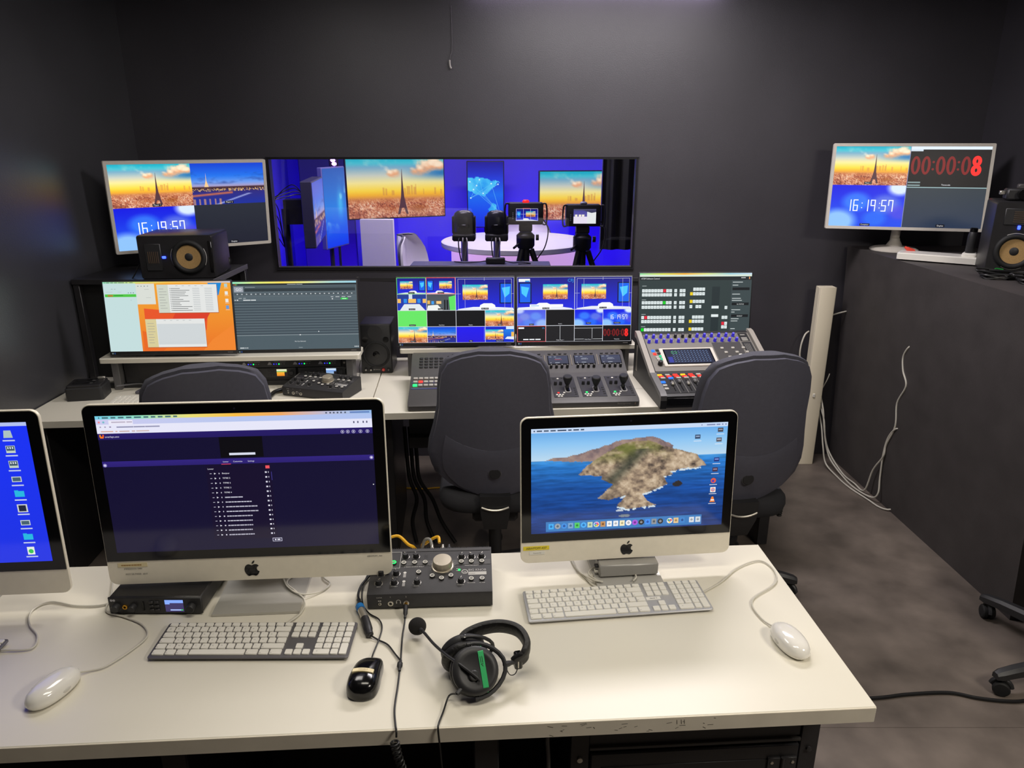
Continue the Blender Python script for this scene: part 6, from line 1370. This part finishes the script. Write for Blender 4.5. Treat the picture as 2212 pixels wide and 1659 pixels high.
# ================================================================ digital sound mixer
mx_ = thing('sound_mixer', 'grey digital sound mixer with blue lit knobs and a touch screen', 'mixer', (.872, 2.822, DZ), .088); Wd = .545
prof = [(0, .003), (0, .052), (.012, .060), (.172, .094), (.182, .099), (.425, .202), (.45, .205), (.45, .003)]
B().prismX(prof, -Wd/2+.026, Wd/2-.026).obj('chassis', BLK, mx_)
for s_ in (-1, 1):
    B().prismX([(-.002, .0), (-.002, .045), (.172, .080), (.45, .19), (.452, 0)], s_*(Wd/2-.026), s_*(Wd/2-.001)).obj('side_body', BLK, mx_)
    B().prismX([(-.004, .035), (-.004, .056), (.010, .066), (.172, .101), (.172, .082), (.010, .047)], s_*(Wd/2-.026), s_*Wd/2).obj('front_cheek', DEV3, mx_)
    B().prismX([(.172, .080), (.172, .101), (.182, .107), (.425, .211), (.452, .214), (.456, .2), (.452, .185), (.425, .185)], s_*(Wd/2-.022), s_*Wd/2).obj('side_cheek', mat('mixer_cheek_grey', (158, 152, 144), .45), mx_)
al_ = math.atan2(.034, .16); au = math.atan2(.103, .243)
ml = Matrix.Translation((0, .012, .0605)) @ Matrix.Rotation(al_, 4, 'X'); mu = Matrix.Translation((0, .182, .0995)) @ Matrix.Rotation(au, 4, 'X')
B(mu).box((0, .131, .0005), (Wd-.056, .258, .002), .0005).obj('upper_plate', mat('mixer_grey_plate', (120, 116, 110), .5), mx_)
B(ml).box((0, .08, .0005), (Wd-.056, .158, .002), .0005).obj('fader_plate', mat('mixer_black_plate', (30, 30, 32), .5), mx_)
for r in range(2):
    for k in range(13):
        x = -.235+.0335*k+(.006 if r == 0 else 0); y = .236-.034*(1-r)+(-.0 if r else 0)
        dark = r == 1 and 4 <= k <= 6
        kb_ = B(mu).lathe([(.0075, 0), (.0065, .014), (.0055, .018)], (x, y, .001), n=12).obj('rotary_knob', BLK if dark else KNOBLIT, mx_); B(mu).lathe([(.0056, .018), (.004, .0195), (0, .0197)], (x, y, .001), n=12).obj('knob_cap', SHADE if dark else mat('violet_knob_cap', (90, 84, 200), .4, emit=(110, 100, 240), estr=.5), kb_)
pr = Cv(Wd-.056, .258); c_ = (170, 168, 160); u = pr.H
for k in range(13): pr.frame(8+k*68, 6, 68+k*68, 128, 2, (60, 60, 60), 1); pr.rect(48+k*68, 30, 62+k*68, 34, c_, 1); pr.rect(48+k*68, 92, 62+k*68, 96, c_, 1)
pr.rect(895, 6, 985, 130, (30, 30, 32), 1); pr.text(905, 42, 'dLive', 12, c_, 'l', 2, .9) if 0 else pr.rect(915, 30, 960, 40, c_, 2)
for k in range(3): pr.rect(912, 74+18*k, 968, 84+18*k, c_, 2)
pr.rect(895, 140, 985, 420, (40, 40, 42), 1)
for k in range(4): pr.rect(915+14*k, 165, 920+14*k, 400, (120, 118, 114), 2)
pr.rect(610, 140, 880, 420, (64, 62, 62), .8)
pr.obj('panel_lettering', PRINT, mx_, mu @ panel_m((0, .131, .0018), PI/2))
B(mu).box((-.075, .092, .003), (.245, .125, .008), .003).obj('screen_bezel', GREYFR, mx_)
B(mu).box((-.075, .092, .0072), (.215, .103, .001), .0003).obj('screen_border', GLASSBLK, mx_)
cv = Cv(.205, .093, .85); H = cv.H; cv.rect(0, 0, 1000, H, (30, 34, 58), 1); cv.rect(30, 240, 130, H-30, (50, 60, 160), 2)
for r in range(7):
    for k in range(12): 
        x, y = 150+k*68, 30+r*58; cv.line(x, y+26, x+40, y+6, 9, (130, 160, 200), 2); cv.rect(x, y+30, x+44, y+36, (80, 100, 150), 2)
cv.frame(140, 60, 260, 130, 8, (60, 190, 90), 3); cv.obj('screen_image', SCREEN, mx_, mu @ panel_m((-.075, .092, .0082), PI/2))
for x, y, mm in ((-.225, .140, LED_BL), (-.222, .118, LED_R), (-.216, .095, KG), (-.214, .083, KG), (-.21, .07, KG), (-.205, .143, KD), (-.202, .122, KD), (-.199, .102, LED_T), (-.196, .082, LED_T), (-.193, .052, KG), (.09, .148, KG), (.14, .148, KG), (.188, .148, KG), (.10, .118, KG), (.15, .118, KG), (.196, .118, KG), (.108, .085, KG), (.16, .098, WPL)):
    B(mu).box((x, y, .003), (.014, .012, .006), .001).obj('button', mm, mx_)
B(mu).lathe([(.011, 0), (.010, .016), (.008, .02), (0, .0205)], (-.214, .048, .001), n=16).obj('gain_knob', BLK, mx_)
for k in range(15):
    x = -.235+.0335*k
    for r, mm in enumerate((LED_Y if k in (0, 3) else LED_R, LED_R if k != 1 else LED_R, KG if k != 1 else LED_BL)): B(ml).box((x+.004*r, .147-.013*r, .003), (.020, .010, .005), .001).obj('channel_key', mm if not (r == 0 and k not in (0, 3) and k % 2) else KG, mx_)
    if k == 0:
        for y, mm in ((.088, LED_BL), (.060, KG), (.034, KG)): B(ml).box((x, y, .003), (.018, .014, .005), .001).obj('layer_key', mm, mx_)
    else:
        fs = B(ml).box((x, .06, .0018), (.0035, .088, .0012)).obj('fader_slot', BLKGLOSS, mx_); yy = .085-.018*(k % 2)
        B(ml).box((x, yy, .008), (.013, .022, .012), .003).obj('fader_cap', SILV if k % 2 else DEV3, mx_)
        B(ml).box((x+.0168, .06, .0016), (.0012, .118, .0006)).obj('channel_line', mat('pale_line', (150, 148, 144), .5), mx_)
B().box((0, -.002, .03), (Wd-.06, .006, .03), .001).obj('front_lip', BLKGLOSS, mx_)
B().box((-.35+.08, .40, .10), (.004, .02, .12), .001).obj('phone_hook', SILV, mx_)

# ================================================================ office chairs
WT = [(0, .035), (.03, .105), (.08, .178), (.16, .235), (.26, .248), (.36, .240), (.48, .220), (.62, .203), (.76, .198), (.86, .188), (.93, .165), (.97, .125), (1, .055)]
def wid(t): return float(np.interp(t, [a for a, _ in WT], [b for _, b in WT]))
def back_pt(s_, t, off=0, k=1.0):
    x = s_*wid(t)*k; z = .475+.595*t
    y = -.235+.075*(x/.23)**2+.045*(1-t)**2*1.2-.055*t+.05*max(0, .25-t)
    return (x, y+off, z)
def chair(label, loc, rz, base=0.0, lever=False, br=1.0):
    t_ = thing('office_chair', label, 'chair', loc, rz)
    NS = 16; ts = [0, .015, .03, .055, .08, .12, .16, .2, .26, .31, .36, .42, .48, .55, .62, .69, .76, .81, .86, .9, .93, .955, .975, .99, 1]
    ss = [-1+2*i/NS for i in range(NS+1)]
    def sheet(k0, k1, o0, o1, t0=0, t1=1, zoff=0):
        b = B(); T = [t for t in ts if t0 <= t <= t1]; rings = []
        for t in T:
            f = [back_pt(s_, t, o0, k0) for s_ in ss]; g = [back_pt(s_, t, o1, k1) for s_ in reversed(ss)]
            rings.append([(x, y, z+zoff) for x, y, z in f+g])
        return b.loft(rings)
    sheet(.985, 1.0, 0, .020).obj('back_shell', SHELLM, t_, ang=50)
    b = B(); rings = []
    for t in ts:
        f = [back_pt(s_, t, .019, 1.005) for s_ in ss]; mid = [back_pt(s_, t, .045, 1.045) for s_ in (1.0,)]; g = [back_pt(s_, t, .075-.02*abs(s_)**4, 1.0) for s_ in reversed(ss)]; mid2 = [back_pt(-1.0, t, .045, 1.045)]
        rings.append([(x, y, .475+(z-.475)*1.018) for x, y, z in f+mid+g+mid2])
    b.loft(rings).obj('back_cushion', FAB, t_, ang=60)
    # lower cover with curved upper seam
    b = B(); rr = []
    for i in range(9):
        q = i/8
        ro = []
        for s_ in ss:
            tt = .02+q*(.365+.085*s_*s_-.02); x, y, z = back_pt(s_*.80, tt, -.006 if q < .97 else -.001); ro.append((x, y, z))
        for s_ in reversed(ss):
            tt = .02+q*(.365+.085*s_*s_-.02); x, y, z = back_pt(s_*.80, tt, .006); ro.append((x, y, z))
        rr.append(ro)
    b.loft(rr).obj('lumbar_cover', SHELLM, t_, ang=50)
    x, y, z = back_pt(0, .20, -.006); kn = B().lathe([(.022, 0), (.022, .003), (.0195, .005), (0, .005)], (x, y, z), (0, -1, 0), 28).obj('height_knob', BLK, t_); B().ring((x, y-.001, z), (0, 1, 0), .0225, .0012, 28, 6).obj('knob_rim', DEV3, kn)
    pl = [(-.055, 0), (.055, 0), (.045, -.20), (-.045, -.20)]
    b = B(); b.loft([[(x, -.19+dy, .485+.01) for x, dy in ((-.058, -.02), (.058, -.02), (.058, .02), (-.058, .02))], [(x, -.185+dy, .42) for x, dy in ((-.055, -.022), (.055, -.022), (.055, .018), (-.055, .018))], [(x, -.15+dy, .335) for x, dy in ((-.045, -.02), (.045, -.02), (.045, .02), (-.045, .02))], [(x, -.06+dy, .30) for x, dy in ((-.04, -.02), (.04, -.02), (.04, .03), (-.04, .03))]]); b.obj('back_bar', BLK, t_)
    B().tube([(-.052, -.213, .452), (-.026, -.2145, .443), (0, -.215, .440), (.026, -.2145, .443), (.052, -.213, .452)], .004, 6).obj('trim_arc', SILV, t_)
    b = B(); b.loft([[(x*k, y*k+.03, z) for x, y in rrect(.44, .44, .11, 6)] for k, z in ((.86, .40), (.97, .415), (1.0, .44), (.99, .465), (.93, .482), (.8, .488))]); b.obj('seat', mat('dark_seat_fabric', (40, 40, 44), .9, noise=.15, nscale=400, bump=.4, bscale=900), t_, ang=60)
    B().box((0, .0, .365), (.18, .24, .055), .012).obj('mechanism', BLK, t_)
    lv = B(); lv.tube([(.08, .05, .37), (.19, .04, .36), (.235, .035, .355)], .007, 8, 3); lv.obj('seat_lever', BLK, t_)
    lg = B(); 
    for k in range(8): lg.ring((.25, -.02, .395-.010*k), (0, .2, 1), .013-.0009*k, .004, 14, 6)
    if lever: lg.obj('tension_grip', RUB, t_)
    B().cyl((0, 0, .10), (0, 0, .36), .026, n=16).obj('gas_column', BLK, t_); B().lathe([(.045, .065), (.045, .115), (.03, .13)], n=16).obj('hub', BLK, t_)
    for k in range(5):
        a = base+2*PI*k/5; ca, sa = math.cos(a), math.sin(a)
        b = B(); rings = []
        for d, h, w_, z in ((.03, .05, .05, .10), (.16, .042, .046, .098), (.27, .034, .040, .088), (.315, .030, .036, .080), (.33, .02, .025, .076)):
            d *= br; rings.append([(ca*d-sa*w_/2*px_, sa*d+ca*w_/2*px_, z+h/2*pz) for px_, pz in ((-1, -1), (1, -1), (1, .4), (.5, 1), (-.5, 1), (-1, .4))])
        b.loft(rings).obj('base_leg', BLK, t_)
        cx, cy = ca*.305*br, sa*.305*br; wa = a+.9; dx, dy = math.cos(wa), math.sin(wa)
        cs = B().cyl((cx, cy, .045), (cx, cy, .072), .007, n=10).obj('caster', SILV, t_)
        for s_ in (-1, 1): B().lathe([(.012, 0), (.025, .001), (.0265, .006), (.0265, .014), (.022, .018), (.006, .019)], (cx+dx*.004*s_, cy+dy*.004*s_, .0267), (dx*s_, dy*s_, 0), 22).obj('caster_wheel', RUB, cs)
        B().tube([(cx-dy*.03*math.cos(q), cy+dx*.03*math.cos(q), .0267+.03*math.sin(q)) for q in [PI*.05+PI*.9*i/8 for i in range(9)]], .008, 8, raw=True).obj('caster_hood', BLK, cs)
    return t_
chair('charcoal office chair in the middle, in front of the switcher panel', (-.070, 2.70, 0), .03, .3)
chair('charcoal office chair at the right, in front of the sound mixer', (.835, 2.65, 0), .13, .9, True)
chair('charcoal office chair at the left, behind the large computer', (-1.09, 2.49, 0), .36, .5)
chair('black office chair at the right edge of the photo, only one caster leg showing', (2.035, 2.085, 0), 1.57, PI+.16-1.57, False, 1.30)

# ================================================================ cables under the rear desks
for i, (dx, lb) in enumerate(((0, 'leftmost'), (.022, 'middle'), (.045, 'rightmost'))):
    tag(B().tube([(-.485+dx, 3.075, .548), (-.478+dx, 3.06, .42), (-.468+dx, 3.05, .30), (-.44+dx*1.6, 3.05, .20), (-.46+dx*3, 3.02, .10), (-.44+dx*4, 2.98, .012)], .009, 8).obj('floor_cable', CORDB), '%s of three black cables dropping from the tray under the rear desk' % lb, 'cable', 'black cables under the rear desk')
tag(B().tube([(-.60, 3.56, .006), (-.53, 3.55, .006), (-.47, 3.545, .006), (-.38, 3.56, .006), (-.25, 3.54, .006)], .0045, 8).obj('yellow_cable', CORDY), 'yellow cable lying on the floor under the rear desk', 'cable')
# ================================================================ white cable duct and network cables at the right
tk = thing('cable_duct', 'tall white cable duct standing against the rear wall', 'cable duct', (1.692, 3.872, 0), 0)
IV = mat('ivory_duct_plastic', (236, 226, 202), .45)
B().box((0, .040, .5145), (.088, .05, 1.027), .002).obj('channel', IV, tk)
b = B(); b.prismZ([(-.044, .014), (-.043, .006), (-.036, .002), (.036, .002), (.043, .006), (.044, .014)], .001, 1.028); b.obj('cover', IV, tk)
B().box((.046, .03, .5145), (.003, .012, 1.02), .001).obj('side_lip', mat('ivory_lip', (190, 180, 158), .5), tk); B().box((-.004, .0, .42), (.012, .006, .02), .001).obj('clip', WPL, tk)
def net(label, pts, r=.0042): tag(B().tube(pts, r, 8).obj('network_cable', CORDW), label, 'cable', 'white network cables at the right')
net('white network cable rising highest on the counter front', [(1.875, 3.29, .869), (1.852, 3.302, .856), (1.853, 3.337, .80), (1.856, 3.323, .735), (1.860, 3.283, .672), (1.865, 3.342, .565), (1.871, 3.334, .448), (1.874, 3.391, .326), (1.872, 3.396, .261), (1.866, 3.461, .154), (1.86, 3.50, .02), (1.852, 3.60, .012), (1.845, 3.74, .010), (1.80, 3.84, .10), (1.768, 3.86, .22), (1.752, 3.87, .33), (1.745, 3.93, .42)])
net('white network cable entering the counter at knee height', [(1.896, 3.293, .447), (1.872, 3.327, .436), (1.872, 3.381, .367), (1.874, 3.403, .27), (1.878, 3.404, .141), (1.872, 3.385, .06), (1.860, 3.42, .02), (1.835, 3.54, .008), (1.83, 3.68, .008), (1.805, 3.82, .06), (1.778, 3.85, .16), (1.758, 3.86, .28), (1.75, 3.93, .36)])
net('white network cable entering the counter at floor level', [(1.918, 3.299, .016), (1.885, 3.31, .008), (1.86, 3.35, .006), (1.845, 3.42, .006), (1.81, 3.56, .006), (1.80, 3.70, .006), (1.785, 3.82, .03), (1.77, 3.85, .12), (1.765, 3.89, .22), (1.755, 3.93, .30)])
net('short white cable stub above the duct, entering the counter side', [(1.832, 3.94, .885), (1.81, 3.93, .883), (1.78, 3.93, .875), (1.745, 3.94, .86)], .004)
net('white cable bowing out left of the cable duct', [(1.645, 3.95, .77), (1.618, 3.93, .755), (1.600, 3.92, .70), (1.602, 3.92, .63), (1.635, 3.93, .595), (1.66, 3.95, .58)])
net('thin white cable stub right of the duct at mid height', [(1.785, 3.93, .53), (1.772, 3.92, .50), (1.752, 3.92, .45), (1.745, 3.93, .43)], .003)
tag(B().tube([(.95, 1.975, .006), (1.208, 1.991, .006), (1.324, 2.008, .006), (1.468, 2.016, .006), (1.555, 1.99, .006), (1.66, 1.975, .006), (1.80, 1.98, .006), (2.1, 1.90, .006)], .006, 8).obj('extension_cord', CORDB), 'black cord lying on the floor beside the front desk', 'cord')
# ================================================================ things on the tall counter
CZ = 1.2352
ty = thing('white_stand', 'low white desk stand beside the framed timer monitor', 'stand', (1.99, 3.43, CZ), -.62)
B().prismZ(rrect(.34, .12, .01, 3), .006, .036, .004).obj('body', WPL, ty); B().box((0, -.002, .004), (.30, .08, .006), .001).obj('rubber_base', RUB, ty)
B().prismZ(rrect(.06, .07, .012, 3, .12, 0), .035, .052, .006).obj('raised_end', WPL, ty)
tag(B().tube([(1.885, 3.545, 1.288), (1.90, 3.535, 1.278), (1.925, 3.525, 1.274)], [.006, .010, .008, .005], 8, 4).obj('red_clip', mat('red_clip_plastic', (214, 66, 48), .4)), 'small red clip on the low white desk stand', 'clip')
tb2 = thing('bottle', 'small black bottle standing on the end of the white desk stand', 'bottle', (2.083, 3.355, CZ+.052))
B().lathe([(.018, 0), (.020, .004), (.020, .075), (.017, .09), (.015, .095)], n=20).obj('body', BLK, tb2); B().lathe([(.016, .094), (.016, .108), (.012, .112), (0, .112)], n=20).obj('cap', BLKGLOSS, tb2)
cone_speaker('black upright loudspeaker at the right edge, on the tall counter', (2.075, 3.05, CZ), -.40, True, .187, .30, .21)
cmr = thing('small_camera', 'small dark camera lying on top of the upright loudspeaker', 'camera', (2.10, 3.09, CZ+.301), -.35)
B().box((0, .03, .025), (.13, .07, .045), .006).obj('body', BLK, cmr); B().cyl((-.01, -.002, .028), (-.01, -.03, .028), .02, n=18).obj('lens', BLKGLOSS, cmr); B().box((.0, .03, .056), (.05, .03, .02), .004).obj('grip', DEV2, cmr); B().box((-.075, .03, .03), (.02, .02, .016), .002).obj('strap_lug', SILV, cmr)
for i, (x, y, lb) in enumerate(((1.975, 2.98, 'black earphones in a tangle in front of the upright loudspeaker'), (2.05, 2.86, 'second black tangle of cable nearest the counter edge'))):
    t_ = thing('cable_tangle', lb, 'cable', (x, y, CZ))
    for k in range(5):
        pts = [((.05+.01*k)*math.cos(a+k)+.01*k, (.035+.006*k)*math.sin(a+k*.7), .006+.006*k+.004*math.sin(3*a)) for a in [2*PI*j/10 for j in range(10)]]
        B().tube(pts, .004, 6, 4, closed=True).obj('loop', CORDB, t_)
    B().ball((.05, -.03, .016), (.02, .016, .015), 12, 8).obj('plug', SILV if i else BLK, t_)
tag(B().tube([(1.99, 3.02, 1.262), (2.01, 3.04, 1.266), (2.04, 3.04, 1.262)], .003, 6).obj('green_wire', mat('green_wire', (30, 150, 60), .5)), 'short green wire on the black earphone tangle', 'wire')
# hanging wire on the rear wall
hw = thing('wall_wire', 'thin frayed wire hanging on the rear wall above the window', 'wire', (-.30, 3.993, 2.12))
B().tube([(0, -.004, .28), (.002, -.006, .18), (.0, -.006, .08), (-.008, -.008, .055), (-.012, -.010, .03)], .0016, 6).obj('wire', mat('grey_wire', (92, 90, 92), .6), hw)
B().tube([(-.012, -.010, .035), (-.010, -.012, .008), (-.004, -.012, -.004)], .0045, 6, 3).obj('wire_end', mat('pale_wire_end', (170, 166, 160), .6), hw)
